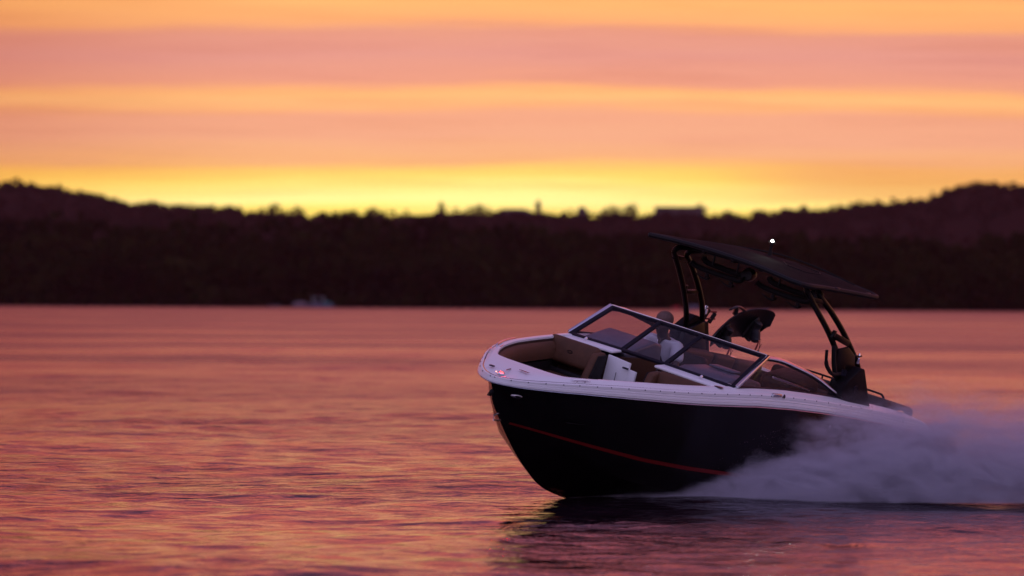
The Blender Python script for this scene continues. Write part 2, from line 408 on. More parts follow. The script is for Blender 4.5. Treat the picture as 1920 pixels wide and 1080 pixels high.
def ridge_forest():
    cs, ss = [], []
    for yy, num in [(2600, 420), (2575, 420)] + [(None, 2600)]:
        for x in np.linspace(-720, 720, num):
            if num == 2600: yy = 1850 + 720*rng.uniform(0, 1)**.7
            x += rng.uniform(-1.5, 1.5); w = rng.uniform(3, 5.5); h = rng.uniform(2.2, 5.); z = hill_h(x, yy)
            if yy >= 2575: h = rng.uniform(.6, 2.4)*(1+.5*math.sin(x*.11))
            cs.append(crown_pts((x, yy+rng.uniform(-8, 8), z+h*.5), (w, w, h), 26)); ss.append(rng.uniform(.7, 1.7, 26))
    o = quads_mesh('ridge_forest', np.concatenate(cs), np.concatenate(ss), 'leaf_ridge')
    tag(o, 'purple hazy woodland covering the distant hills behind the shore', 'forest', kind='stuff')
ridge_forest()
def ridge_at(px): 
    x = (px-960)/7200*RD; return x, ridge_z(x)
def ridge_tree(px, top, wpx, label, cone=False, group=None):
    x, g = ridge_at(px); H = (562+(px-960)*.0058-top+3)/7200*RD+2-g; w = wpx/7200*RD/2
    r = empty('conifer_tree' if cone else 'round_tree', (x, RD-6, g)); tag(r, label, 'tree', group)
    MB().add(*tube([(0, 0, -1), (.1, 0, H*.4), (0, 0, H*.8)], [.4, .3, .1], 6)).build('trunk', 'bark', r)
    k = 260
    if cone:
        t = rng.uniform(0, 1, k)**.7; a = rng.uniform(0, 6.28, k); rr = (t*.85+.12)*w*rng.uniform(.5, 1.1, k)
        c = np.stack([rr*np.cos(a), rr*np.sin(a), H*(1-.88*t)], -1)
    else:
        c = np.concatenate([crown_pts((dx*w, 0, H*.62+dz), (w*.62, w*.6, H*.36), 90) for dx, dz in ((0, .5), (-.42, -.6), (.4, -.3))])
    quads_mesh('crown', c, rng.uniform(.3, .8, len(c)), 'leaf_ridge', parent=r)
for a in [(827, 381, 26, 'pointed dark conifer standing alone on the skyline left of the church tower', True),
          (287, 381, 36, 'low round tree on the skyline at the foot of the left hill', False),
          (428, 388, 26, 'small round tree on the skyline midway between left hill and paired round crowns', False),
          (513, 387, 38, 'broad round tree, left one of the paired crowns on the left skyline', False),
          (556, 392, 34, 'round tree, right one of the paired crowns on the left skyline', False),
          (700, 393, 30, 'round tree on the skyline left of the pointed conifer', False),
          (898, 388, 38, 'round tree on the skyline between pointed conifer and church tower', False),
          (1057, 400, 16, 'tiny round tree on the skyline just right of the church tower', False),
          (1148, 390, 52, 'wide tree with a flat top on the skyline left of the long building', False),
          (1182, 386, 34, 'taller tree against the left end of the gap before the long building', False),
          (1312, 386, 28, 'round tree rising over the right end of the long building', False),
          (1362, 399, 26, 'small round tree just right of the long building', False),
          (1420, 397, 34, 'low tree on the bright skyline above the boat canopy', False),
          (1505, 390, 22, 'little tree on the rising skyline right of the mast light', False),
          (1830, 345, 60, 'broad tree crowning the summit of the right hill', False)]:
    ridge_tree(*a)
def far_building(name, px0, px1, top, bot, depth, label, cat, storeys=1, nwin=6, roof='flat'):
    x0 = (px0-960)/7200*RD; x1 = (px1-960)/7200*RD; hz = lambda p: (562+((px0+px1)/2-960)*.0058-p)/7200*RD+2
    z1 = hz(top); z0 = hz(bot)-3; r = empty(name, ((x0+x1)/2, RD-14, z0)); tag(r, label, cat); W_ = x1-x0; H = z1-z0
    MB().add(*box((0, depth/2, H/2), (W_, depth, H))).build('wall', 'far_wall', r, smooth=False)
    if roof == 'flat': MB().add(*box((0, depth/2, H+.25), (W_+.8, depth+.8, .5))).build('roof', 'far_roof', r, smooth=False)
    elif roof == 'hip':
        v = [(-W_/2-.3, -.3, H), (W_/2+.3, -.3, H), (W_/2+.3, depth+.3, H), (-W_/2-.3, depth+.3, H), (-W_/4, depth/2, H+2.2), (W_/4, depth/2, H+2.2)]
        MB().add(v, [(0, 1, 2, 3), (0, 4, 5, 1), (1, 5, 2), (2, 5, 4, 3), (3, 4, 0)]).build('roof', 'far_roof', r, smooth=False)
    else:
        v = [(-W_/2-.2, -.2, H), (W_/2+.2, -.2, H), (W_/2+.2, depth+.2, H), (-W_/2-.2, depth+.2, H), (0, depth/2, H+3.2)]
        MB().add(v, [(0, 1, 2, 3), (0, 4, 1), (1, 4, 2), (2, 4, 3), (3, 4, 0)]).build('roof', 'far_roof', r, smooth=False)
    for s_ in range(storeys):
        for k in range(nwin):
            xx = -W_/2 + (k+.5)*W_/nwin; zz = 3.2 + s_*2.6
            if zz < H-.8:
                w = MB().add(*box((xx, -.06, zz), (min(1.4, W_/nwin*.5), .12, 1.3))).build('window', 'far_roof', r, smooth=False)
                MB().add(*box((xx, -.14, zz), (min(1.1, W_/nwin*.4), .04, 1.0))).build('pane', 'far_pane', w, smooth=False)
far_building('long_building', 1226, 1318, 390, 404, 12, 'long flat roofed building on the skyline above the boat canopy', 'building', 2, 9)
far_building('church_tower', 1003, 1013, 383, 404, 3.6, 'narrow tower with a pointed cap on the skyline left of centre right gap', 'tower', 2, 1, 'cap')
far_building('barn', 930, 998, 398, 405, 10, 'low building joined to the skyline just left of the narrow tower', 'building', 1, 5, 'hip')
far_building('farmhouse', 1081, 1099, 395, 405, 8, 'small house on the skyline between narrow tower and flat topped tree', 'house', 1, 2, 'hip')
# small craft and a dock moored under the far bank
mat('far_white', (.20, .13, .15), .7, spec=.2); mat('far_teal', (.03, .14, .15), .6); mat('far_lilac', (.12, .10, .15), .6); mat('far_red', (.65, .03, .05), .6)
def far_pos(px, y=SH-8): return ((px-960)/7200*y, y, 0.)
def mini_hull(L, B, H):
    v = []; f = []; st = [(-.5, .9), (-.2, 1.), (.2, .95), (.4, .55), (.5, .05)]
    for t, b in st:
        v += [(t*L, 0, -.25*H), (t*L, b*B/2, .3*H), (t*L, b*B/2*1.05, H*(1+.25*max(0, t))), (t*L, -b*B/2*1.05, H*(1+.25*max(0, t))), (t*L, -b*B/2, .3*H)]
    for i in range(4):
        for k in range(5):
            q = (k+1) % 5; f.append((i*5+k, i*5+q, i*5+5+q, i*5+5+k))
    f += [(0, 1, 2, 3, 4)]; return v, f
b = empty('moored_boat', far_pos(565)); tag(b, 'small white covered boat moored at the far shore, left of centre', 'boat')
MB().add(*mini_hull(4.2, 1.9, .7)).build('hull', 'far_white', b)
MB().add(*ball((-.2, 0, .75), (1.7, .8, .55))).build('cover', 'far_white', b)
b = empty('pontoon_boat', far_pos(603)); tag(b, 'far pontoon boat with a grey canopy and teal side panel under the dark bank', 'boat')
for sy in (-1, 1): MB().add(*tube([(-3, sy, .25), (2.6, sy, .25), (3.1, sy, .45)], [.3, .3, .08], 8)).build('pontoon', 'far_lilac', b)
MB().add(*box((0, 0, .6), (6, 2.4, .12))).build('deck', 'far_lilac', b)
MB().add(*box((1.4, -1.2, .95), (1.9, .06, .55))).build('side_panel', 'far_teal', b)
MB().add(*box((-.9, -1.2, .9), (2.0, .06, .45))).build('side_panel', 'far_lilac', b)
MB().add(*slab([(-2.0, -1.2, 2.2), (.6, -1.2, 2.2), (.6, 1.2, 2.2), (-2., 1.2, 2.2)], (0, 0, .12))).build('canopy', 'gel_grey', b)
for px_, py_ in ((-1.9, -1.1), (.5, -1.1), (-1.9, 1.1), (.5, 1.1)): MB().add(*tube([(px_, py_, .6), (px_, py_, 2.2)], .04, 6)).build('post', 'anodised', b)
b = empty('rowing_boat', far_pos(515)); tag(b, 'tiny pale rowing boat at the far shore, leftmost of the moored craft', 'boat')
MB().add(*mini_hull(2.8, 1.2, .42)).build('hull', 'far_white', b); MB().add(*box((0, 0, .4), (.25, 1.1, .05))).build('thwart', 'far_lilac', b)
b = empty('canoe', far_pos(1268)); tag(b, 'small bright red boat at the far shore just left of the tower legs', 'boat')
MB().add(*mini_hull(1.7, .9, .6)).build('hull', 'far_red', b); MB().add(*box((0, 0, .5), (.2, .8, .05))).build('thwart', 'far_red', b)
b = empty('skiff', far_pos(1300)); tag(b, 'grey lilac covered boat at the far shore seen between the tower legs', 'boat')
MB().add(*mini_hull(3.2, 1.5, .7)).build('hull', 'far_lilac', b); MB().add(*ball((0, 0, .6), (1.3, .65, .4))).build('cover', 'far_lilac', b)

# ------------------------------------------------------------------ the motorboat (boat frame: X forward, Y port, Z up)
boat = empty('motorboat', (3.388356, 42.837743, -.029737))
BM = Matrix.Rotation(4.120178650810247, 3, 'Z') @ Matrix.Rotation(-0.02197682, 3, 'Y') @ Matrix.Rotation(-0.26084118, 3, 'X')
boat.rotation_euler = BM.to_euler()
tag(boat, 'black and white open bow motorboat with arched tower speeding across the lake', 'boat')
B4 = Matrix.Translation(boat.location) @ BM.to_4x4()
ZT = [(-.45, .88), (-.3, .94), (-.1, 1.02), (.1, 1.060), (.88, 1.148), (1.15, 1.178), (1.76, 1.236), (2.47, 1.292), (3.16, 1.332), (3.8, 1.348), (4.2, 1.342), (4.6, 1.33), (5., 1.322), (5.4, 1.315), (5.8, 1.30), (6.2, 1.268), (6.6, 1.222), (6.9, 1.185)]
HP = [(-.45, 1.05), (-.1, 1.10), (1, 1.175), (2, 1.20), (3, 1.19), (3.8, 1.15), (4.2, 1.11), (4.6, 1.055), (5, .985), (5.4, .90), (5.8, .775), (6.18, .60), (6.47, .43), (6.68, .29), (6.80, .17), (6.86, .065), (6.872, 0.)]
half = spline([(x, y, 0) for x, y in HP], 8)
half[-1].y = 0
for p in half: p.z = lerp(p.x, ZT)
NH = len(half)
outer = half + [Vector((p.x, -p.y, p.z)) for p in half[-2::-1]]     # port transom -> nose -> starboard transom
def normals(P):
    o = []
    for i in range(len(P)):
        d = P[min(i+1, len(P)-1)] - P[max(i-1, 0)]; nrm = Vector((d.y, -d.x, 0)).normalized()
        o.append(-nrm)
    return o
on = normals(outer)
if on[0].y < 0: on = [-q for q in on]
MS = [(4.2, 1.0), (5, .92), (5.8, .80), (6.4, .66), (6.85, .50)]
def sweep(P, N, prof, closed=False, sc=False):
    v = []; f = []; k = len(prof)
    for p, q in zip(P, N):
        m_ = lerp(p.x, MS) if sc else 1.
        for a, z in prof: v.append(p + q*a*m_ + Vector((0, 0, z*m_)))
    for i in range(len(P)-1):
        for j in range(k-1 if not closed else k):
            jj = (j+1) % k; f.append((i*k+j, i*k+jj, (i+1)*k+jj, (i+1)*k+j))
    if closed: f.append(tuple(range(k))); f.append(tuple((len(P)-1)*k+j for j in range(k))[::-1])
    return v, f
# gunwale moulding with stepped grooves
prof = [(-.03, .004), (-.008, .0), (.004, -.010), (.007, -.038), (.001, -.042), (.012, -.047), (.016, -.062), (.009, -.067), (.021, -.073), (.026, -.094), (.018, -.100), (.028, -.105), (.028, -.118), (.010, -.124)]
MB().add(*sweep(outer, on, prof, sc=True)).build('gunwale_moulding', 'gel_white', boat, auto=25)
MB().add(*sweep(outer, on, [(.010, -.125), (.024, -.127), (.030, -.133), (.024, -.139), (.008, -.141)], sc=True)).build('rub_rail', 'anodised', boat)
# hull shell
KEEL = spline([(x, 0, z) for x, z in [(-.45, -.10), (1.5, -.13), (3, -.15), (4.2, -.145), (4.8, -.115), (5.2, -.05), (5.61, .07), (6.03, .31), (6.38, .57), (6.62, .78), (6.79, .95), (6.82, 1.09)]], 6)
def arc(P):
    d = [0.]
    for a, b_ in zip(P, P[1:]): d.append(d[-1]+(b_-a).length)
    return d
kd = arc(KEEL); hd = arc([Vector((p.x, p.y, 0)) for p in half])
# match sheer arc fraction to keel arc fraction, aft of x=3.8 vertical ribs
i38 = next(i for i, p in enumerate(half) if p.x >= 3.8); k38 = next(i for i, p in enumerate(KEEL) if p.x >= 3.8)
def keel_at(i):
    if i <= i38: x = half[i].x; return Vector((x, 0, lerp(x, [(p.x, p.z) for p in KEEL])))
    t = ((hd[i]-hd[i38])/(hd[-1]-hd[i38]))
    s_ = kd[k38] + t*(kd[-1]-kd[k38]); z = lerp(s_, list(zip(kd, [p.z for p in KEEL]))); x = lerp(s_, list(zip(kd, [p.x for p in KEEL]))); return Vector((x, 0, z))
def rib(i):
    p = half[i]; k = keel_at(i); t = 0 if i < i38 else (hd[i]-hd[i38])/(hd[-1]-hd[i38])
    m_ = lerp(p.x, MS); top = p + on[i]*.008 + Vector((0, 0, -.139*m_)); top.y *= lerp(p.x, [(5.6, 1), (6.0, .93), (6.3, .76), (6.6, .50), (6.8, .28), (6.86, .15)])
    c = Vector((k.x*(1-t)+ (k.x*.75+top.x*.25)*t, top.y*(.90-.42*t), k.z + (.36+.10*math.sin(t*3.1))*(1-t)**.35*1. + .0))
    if c.z > top.z-.25*(top.z-k.z): c.z = k.z + .5*(top.z-k.z)
    pts = [k + (c-k)*a + Vector((0, 0, -.03*math.sin(a*3.14)*(1-t))) for a in (0, .3, .6, .9)]
    pts.append(c)
    for a in np.linspace(.1, 1, 12):
        q = c + (top-c)*a; bow = math.sin(a*math.pi)*.055*min(1, top.y/.5); q = q + Vector((0, bow*(1 if p.y > .02 else 0), 0)); pts.append(q)
    return pts
ribs = [rib(i) for i in range(NH)]
nv = len(ribs[0]); v = []; f = []
allr = ribs + [[Vector((q.x, -q.y, q.z)) for q in r_] for r_ in ribs[-2::-1]]
for r_ in allr: v += r_
for i in range(len(allr)-1):
    for j in range(nv-1): f.append((i*nv+j, i*nv+j+1, (i+1)*nv+j+1, (i+1)*nv+j))
f.append(tuple(range(nv)) + tuple((len(allr)-1)*nv+j for j in range(nv-1, 0, -1)))
MB().add(v, f).build('hull', 'hull_black', boat, auto=28)
# painted red stripe, a thin strip standing 3 mm proud of the hull side
SZ = [(-.45, .36), (2, .40), (3.92, .49), (4.52, .52), (5.15, .57), (5.64, .63), (6.07, .68), (6.4, .715), (6.7, .745)]
def on_rib(r_, z):
    for a, b_ in zip(r_[1:], r_[2:]):
        if a.z <= z <= b_.z or a.z >= z >= b_.z:
            return a + (b_-a)*((z-a.z)/(b_.z-a.z+1e-9))
    return None
for sgn in (1, -1):
    rows = []
    for r_ in ribs[:-2]:
        x = r_[7].x; w = lerp(x, [(0, .05), (4, .042), (5.5, .036), (6.6, .02)]); z = lerp(x, SZ)
        a = on_rib(r_, z-w/2); b_ = on_rib(r_, z+w/2); m_ = on_rib(r_, z)
        if a is None or b_ is None or m_ is None: continue
        d = Vector((.15, 1, -.1)).normalized()*.004
        rows.append([Vector((q.x, q.y*sgn, q.z)) for q in (a+d, m_+d, b_+d)])
    v = []; f = []
    for q in rows: v += q
    for i in range(len(rows)-1):
        for j in range(2): f.append((i*3+j, i*3+j+1, i*3+4+j, i*3+3+j))
    MB().add(v, f).build('red_stripe', 'stripe_red', boat)
# deck cap: ring from moulding to coaming edge
IN = [(.35, .94), (1, .99), (2, 1.02), (3, 1.03), (3.6, 1.01), (4.1, .985), (4.5, .945), (5, .865), (5.5, .755), (5.9, .62), (6.12, .51), (6.25, .42), (6.29, .30), (6.30, .12), (6.30, 0)]
inh = spline([(x, y, 0) for x, y in IN], 8); inh[-1].y = 0
idd = arc(inh)
def inner_at(t):
    s_ = t*idd[-1]; return Vector((lerp(s_, list(zip(idd, [p.x for p in inh]))), lerp(s_, list(zip(idd, [p.y for p in inh]))), 0))
v = []; f = []; K = 5; ring = []; inner = []
for i in range(NH):
    t = hd[i]/hd[-1]; q = inner_at(t); q.z = lerp(q.x, ZT)+.035
    a = half[i] + on[i]*(-.03) + Vector((0, 0, .004)); ring.append((a, q))
full = ring + [(Vector((a.x, -a.y, a.z)), Vector((q.x, -q.y, q.z))) for a, q in ring[-2::-1]]
for a, q in full:
    for j in range(K):
        s_ = j/(K-1); p = a + (q-a)*s_; p.z += .012*math.sin(s_*3.14); v.append(p)
for i in range(len(full)-1):
    for j in range(K-1): f.append((i*K+j, i*K+j+1, (i+1)*K+j+1, (i+1)*K+j))
inner = [q for a, q in full]
MB().add(v, f).build('deck', 'gel_white', boat, auto=40)
inn = normals(inner)
if inn[0].y < 0: inn = [-q for q in inn]
# coaming lip, dark piping under it and the inner side panels down to the cockpit floor
MB().add(*sweep(inner, inn, [(0, 0), (-.012, -.004), (-.015, -.022), (-.006, -.030), (.01, -.03)])).build('coaming_lip', 'gel_white', boat)
MB().add(*sweep(inner, inn, [(-.002, -.030), (-.018, -.034), (-.020, -.050), (.0, -.056)])).build('coaming_trim', 'vinyl_brown', boat)
bow_i = [i for i, q in enumerate(inner) if q.x > 4.0]
def sub_sweep(lo, hi, prof_, name, m, side=None):
    idx = [i for i, q in enumerate(inner) if lo <= q.x <= hi and (side is None or q.y*side > 0)]
    return MB().add(*sweep([inner[i] for i in idx], [inn[i] for i in idx], prof_)).build(name, m, boat, auto=50)
sub_sweep(-1, 9, [(-.002, -.056), (-.005, -.20), (-.03, -.30), (-.10, -.44)], 'side_liner', 'gel_grey')
# padded bow bolster (tan) with a dark lower band, along both sides of the bow cockpit
sub_sweep(4.35, 6.2, [(.0, -.045), (-.035, -.050), (-.075, -.09), (-.09, -.16), (-.085, -.215), (-.05, -.235), (0, -.235)], 'bow_bolster', 'vinyl_tan')
sub_sweep(4.35, 6.15, [(-.0, -.238), (-.075, -.24), (-.085, -.30), (-.08, -.45), (-.0, -.46)], 'bolster_band', 'vinyl_dark')
# floor
v = [(x, s_*y, .50 + max(0, x-4)*.06) for x, y in [(.3, .85), (4, .82), (4.8, .66), (5.3, .46), (5.75, .22)] for s_ in (1, -1)]
f = [(i*2, i*2+1, i*2+3, i*2+2) for i in range(4)]
MB().add(v, f).build('cockpit_floor', 'floor_mat', boat)
MB().add(*box((6.20, 0, 1.06), (.05, .50, .34))).build('bow_locker_door', 'vinyl_tan', boat, bevel=.015)
# transom, engine hatch, swim platform
MB().add(*box((.12, 0, .78), (.30, 1.95, .52))).build('transom', 'gel_white', boat, bevel=.05)
MB().add(*box((-.45, 0, .50), (.75, 2.1, .07))).build('swim_platform', 'gel_grey', boat, bevel=.03)
# bow lounge seats
def seat_cushion(c, s_, name='seat', m='vinyl_tan', rot=None, bev=.04, parent=None): return MB().add(*box(c, s_, rot)).build(name, m, parent or boat, bevel=bev, seg=3)
for sg in (-1, 1):
    ry = Matrix.Rotation(R(-14), 3, 'Y')
    MB().add(*slab([(4.42, sg*.36, .90), (5.40, sg*.36, .84), (5.40, sg*.58, .84), (4.9, sg*.80, .88), (4.42, sg*.90, .90)], (0, 0, .14))).build('seat', 'vinyl_tan', boat, bevel=.04, seg=3)
    MB().add(*slab([(4.42, sg*.36, .62), (5.30, sg*.36, .66), (5.30, sg*.46, .66), (4.9, sg*.62, .64), (4.42, sg*.74, .62)], (0, 0, .24))).build('seat_base', 'vinyl_dark', boat, bevel=.02)
    bk = seat_cushion((4.48, sg*.68, 1.25 if sg < 0 else 1.235), (.13, .60, .27), 'backrest', 'vinyl_tan', ry, .045)
    seat_cushion((4.545, sg*.68, 1.02), (.11, .60, .10), 'lumbar_band', 'vinyl_dark', ry, .03)
    # stitched emblem on the backrest
    c = Vector((4.48, sg*.68, 1.25 if sg < 0 else 1.235)); pz = []
    for k in range(2):
        P = [c + ry @ Vector((.067, (math.cos(t)*(.034-k*.012)), math.sin(t)*(.016-k*.006))) for t in np.linspace(0, 6.28, 16)]
        MB().add(*tube(P, .0025, 5)).build('stitched_emblem', 'vinyl_dark', bk)
    # inboard side bolster sloping down to the seat
    arm = MB().add(*slab([(4.42, sg*.31, 1.355), (4.60, sg*.31, 1.335), (4.74, sg*.31, 1.00), (4.70, sg*.31, .90), (4.46, sg*.31, .90)], (0, sg*.085, 0))).build('side_bolster', 'vinyl_tan', boat, bevel=.03, seg=3)
    MB().add(*slab([(4.44, sg*.294, 1.34), (4.585, sg*.294, 1.325), (4.715, sg*.294, .99), (4.68, sg*.294, .91), (4.47, sg*.294, .91)], (0, sg*.020, 0))).build('bolster_edge', 'vinyl_dark', arm, bevel=.006)
# consoles / bulkheads either side of the walkthrough, dash decks behind the glass
for sg in (-1, 1):
    bh = MB().add(*slab([(4.40, sg*.255, .5), (3.5, sg*.255, .5), (3.5, sg*.255, 1.32), (4.40, sg*.255, 1.335)], (0, sg*.03, 0))).build('console_side', 'vinyl_brown', boat, bevel=.008)
    MB().add(*slab([(4.405, sg*.27, .5), (4.405, sg*.98, .5), (4.405, sg*.98, 1.29), (4.405, sg*.27, 1.33)], (-.03, 0, 0))).build('console_front', 'vinyl_brown', boat, bevel=.008)
    top = [(4.42, sg*.26, 1.395), (4.26, sg*.98, 1.352), (4.14, sg*1.06, 1.362), (4.05, sg*1.07, 1.372), (3.95, sg*.97, 1.385), (4.16, sg*.26, 1.41)]
    MB().add(*slab(top, (0, 0, -.028))).build('windshield_deck', 'gel_white', boat, bevel=.012)
    d = MB()
    z2 = 1.43 if sg > 0 else 1.485
    d.add(*slab([(4.14, sg*.28, 1.36), (3.9, sg*.28, 1.42), (3.55, sg*.30, z2), (3.38, sg*.32, z2-.03), (3.32, sg*.32, 1.16), (4.0, sg*.30, 1.16)], (0, sg*.62, 0)))
    da = d.build('dashboard', 'dash', boat, bevel=.03, seg=3)
    if sg > 0: MB().add(*box((3.52, .55, 1.445), (.16, .30, .02))).build('dash_tray', 'dash', da, bevel=.008)
    else:
        for k in range(3): MB().add(*lathe([(.05, 0), (.055, .012), (.045, .02)], (3.335, -.42-.13*k, 1.40), (-1, 0, .35))).build('gauge', 'chrome', da)
# open centre walkthrough door, folded against the starboard console
dr = MB().add(*slab([(4.42, -.30, .55), (4.42, -.02, .55), (4.42, -.02, 1.33), (4.42, -.30, 1.35)], (-.03, 0, 0))).build('walkthrough_door', 'gel_white', boat, bevel=.008)
MB().add(*slab([(4.43, -.02, .55), (4.43, .075, .55), (4.43, .075, 1.262), (4.43, -.02, 1.268)], (-.03, 0, 0))).build('door_leaf', 'gel_white', dr, bevel=.006)
MB().add(*box((4.45, -.045, 1.272), (.02, .07, .018))).build('latch', 'screw', dr, bevel=.004)
for k in range(3): MB().add(*box((4.436, -.15, .72+.2*k), (.006, .004, .16))).build('panel_groove', 'screw', dr)

# windshield: frame bars, glass
A = Vector((4.08, 1.03, 1.375)); Bp = Vector((3.49, .97, 1.685)); F_ = Vector((4.23, .27, 1.405)); Ft = Vector((3.64, .26, 1.71))
mir = lambda p: Vector((p.x, -p.y, p.z))
D_, C_, E_, Et = mir(A), mir(Bp), mir(F_), mir(Ft)
ws = empty('windshield', (0, 0, 0), parent=boat)
nf = (F_-A).cross(Bp-A).normalized()
if nf.x < 0: nf = -nf
def fbar(p, q, w=.05, h=.03, name='frame_bar', m='frame_black', up=None): return MB().add(*bar(p, q, w, h, up or nf)).build(name, m, ws, bevel=.005)
for a, b_ in ((A, F_), (D_, E_), (E_, F_)): fbar(a, b_, .042)
for a, b_ in ((F_, Ft), (E_, Et)): fbar(a, b_, .046)
fbar(A+Vector((.01, -.02, 0)), Bp+Vector((.01, -.02, 0)), .045); fbar(D_+Vector((.01, .02, 0)), C_+Vector((.01, .02, 0)), .045)
for a, b_ in ((Bp, Ft), (Ft, Et), (Et, C_)): fbar(a, b_, .034, .035)
u1 = Vector((-.010, 0, .026))
for a, b_, w in ((Bp, Ft, .008), (Ft, Et, .010), (Et, C_, .035)): MB().add(*bar(a+u1, b_+u1, w, .008, (0, 0, 1))).build('top_trim', 'anodised' if w < .02 else 'gel_white', ws, bevel=.002)
for s_, (a, b_) in ((1, (A, Bp)), (-1, (D_, C_))): MB().add(*bar(a+Vector((-.015, s_*.018, .012)), b_+Vector((-.015, s_*.018, .018)), .030, .040, (0, s_, .2))).build('corner_trim', 'anodised', ws, bevel=.005)
def gl(poly, t, name='glass_pane', m='glass'): return MB().add(*slab(poly, t)).build(name, m, ws, smooth=False)
gl([A, F_, Ft, Bp], nf*.005); gl([F_, E_, Et, Ft], Vector((.46, 0, .88))*.005); gl([D_, C_, Et, E_], Vector((nf.x, -nf.y, nf.z))*.005)
SR = [(3.49, .97, 1.685), (3.22, .985, 1.668), (2.88, 1.0, 1.602), (2.49, 1.02, 1.512), (2.16, 1.035, 1.402), (1.80, 1.05, 1.275)]
for s_ in (1, -1):
    top = spline([(x, y*s_, z) for x, y, z in SR], 4)
    MB().add(*tube(top, .030, 8, flat=.6)).build('side_rail', 'anodised', ws)
    MB().add(*tube([p-Vector((0, s_*.004, .026)) for p in top], .013, 6)).build('side_seal', 'frame_black', ws)
    MB().add(*tube([(4.04, s_*1.035, 1.385), (2.9, s_*1.05, 1.345), (1.82, s_*1.055, 1.275)], .022, 6)).build('base_seal', 'frame_black', ws)
    poly = [Vector((4.06, s_*1.03, 1.38))] + top + [Vector((1.85, s_*1.052, 1.275))]
    bot = [Vector((lerp(i, [(0, 4.06), (len(top)-1, 1.85)]), s_*1.045, lerp(i, [(0, 1.38), (len(top)-1, 1.275)]))) for i in range(len(top))]
    v = top + bot; k = len(top)
    v = v + [p + Vector((0, -s_*.005, 0)) for p in v]
    f = [(i, i+1, k+i+1, k+i) for i in range(k-1)] + [(2*k+i, 3*k+i, 3*k+i+1, 2*k+i+1) for i in range(k-1)]
    MB().add(v, f).build('side_glass', 'glass_smoke', ws, smooth=False)
    MB().add(*tube([(4.25, s_*.72, 1.395), (4.23, s_*.72, 1.41)], .015, 8)).build('glass_clamp', 'chrome', ws)
# arm stay seen through the port side glass
MB().add(*bar((3.05, .86, 1.45), (2.35, .93, 1.33), .02, .035)).build('grab_bar', 'anodised', boat, bevel=.006)
MB().add(*bar((3.10, .86, 1.475), (2.30, .94, 1.345), .03, .02)).build('arm_pad', 'vinyl_dark', boat, bevel=.006)

# helm: wheel and seat
wr = empty('steering_wheel', (3.24, -.55, 1.27), (0, R(-55), 0), boat)
MB().add(*tube([(math.cos(t)*.17, math.sin(t)*.17, 0) for t in np.linspace(0, 6.2832, 25)], .014, 8, cap=False)).build('rim', 'rubber', wr)
for k in range(3):
    a = k*2.094; MB().add(*tube([(0, 0, -.01), (math.cos(a)*.17, math.sin(a)*.17, 0)], .009, 6)).build('spoke', 'anodised', wr)
hs = empty('helm_seat', (2.72, -.55, .5), parent=boat)
MB().add(*lathe([(.16, 0), (.05, .04), (.05, .28)], (0, 0, 0))).build('pedestal', 'chrome', hs)
MB().add(*box((.03, 0, .36), (.52, .52, .15))).build('seat', 'vinyl_tan', hs, bevel=.05, seg=3)
MB().add(*box((-.24, 0, .62), (.12, .50, .42), Matrix.Rotation(R(-10), 3, 'Y'))).build('backrest', 'vinyl_brown', hs, bevel=.05, seg=3)
# aft cockpit lounge: far (starboard) side back cushions, port seat, sun pad
for a, b_ in ((2.30, 1.42), (1.40, .95), (.93, .32)):
    m_ = (a+b_)/2; zz = lerp(m_, ZT)-.02
    seat_cushion((m_, -.90, zz-.10), (a-b_-.015, .15, .34), 'backrest', 'vinyl_tan', Matrix.Rotation(R(-8), 3, 'X') @ Matrix.Rotation(R(-4.5), 3, 'Y'), .045)
    seat_cushion((m_, -.62, .86), (a-b_-.015, .50, .13))
    seat_cushion((m_, -.62, .67), (a-b_-.02, .46, .24), 'seat_base', 'vinyl_dark', bev=.02)
MB().add(*slab([(.30, -.98, 1.12), (-.1, -.98, 1.04), (-.42, -.98, .90), (.30, -.98, .90)], (0, .04, 0))).build('seat_wing', 'gel_white', boat, bevel=.012)
# port companion seat back and aft bench, seen through the side glass
seat_cushion((2.22, .62, 1.10), (.55, .46, .66), 'companion_seat', 'vinyl_brown', Matrix.Rotation(R(9), 3, 'Y'), .09)
seat_cushion((2.95, .62, .86), (1.2, .5, .14)); seat_cushion((2.95, .62, .66), (1.2, .46, .26), 'seat_base', 'vinyl_dark', bev=.02)
seat_cushion((.98, 0, .92), (.50, 1.60, .14), 'aft_bench', 'vinyl_brown', Matrix.Rotation(R(-4), 3, 'Y'), .05)
seat_cushion((.76, .1, 1.03), (.14, 1.5, .22), 'aft_backrest', 'vinyl_brown', Matrix.Rotation(R(-8), 3, 'Y'), .06)
seat_cushion((.36, .24, 1.125), (.72, 1.50, .15), 'sun_pad', 'vinyl_brown', Matrix.Rotation(R(-8.5), 3, 'Y'), .055)
MB().add(*tube(spline([(.43, -.30, 1.19), (.43, -.26, 1.245), (.43, .2, 1.25), (.43, .70, 1.25), (.43, .78, 1.235), (.43, .82, 1.18)], 4), .012, 6)).build('grab_rail', 'frame_black', boat)
for y_ in (0., .5): MB().add(*tube([(.43, y_, 1.25), (.43, y_, 1.18)], .010, 6)).build('rail_post', 'frame_black', boat)

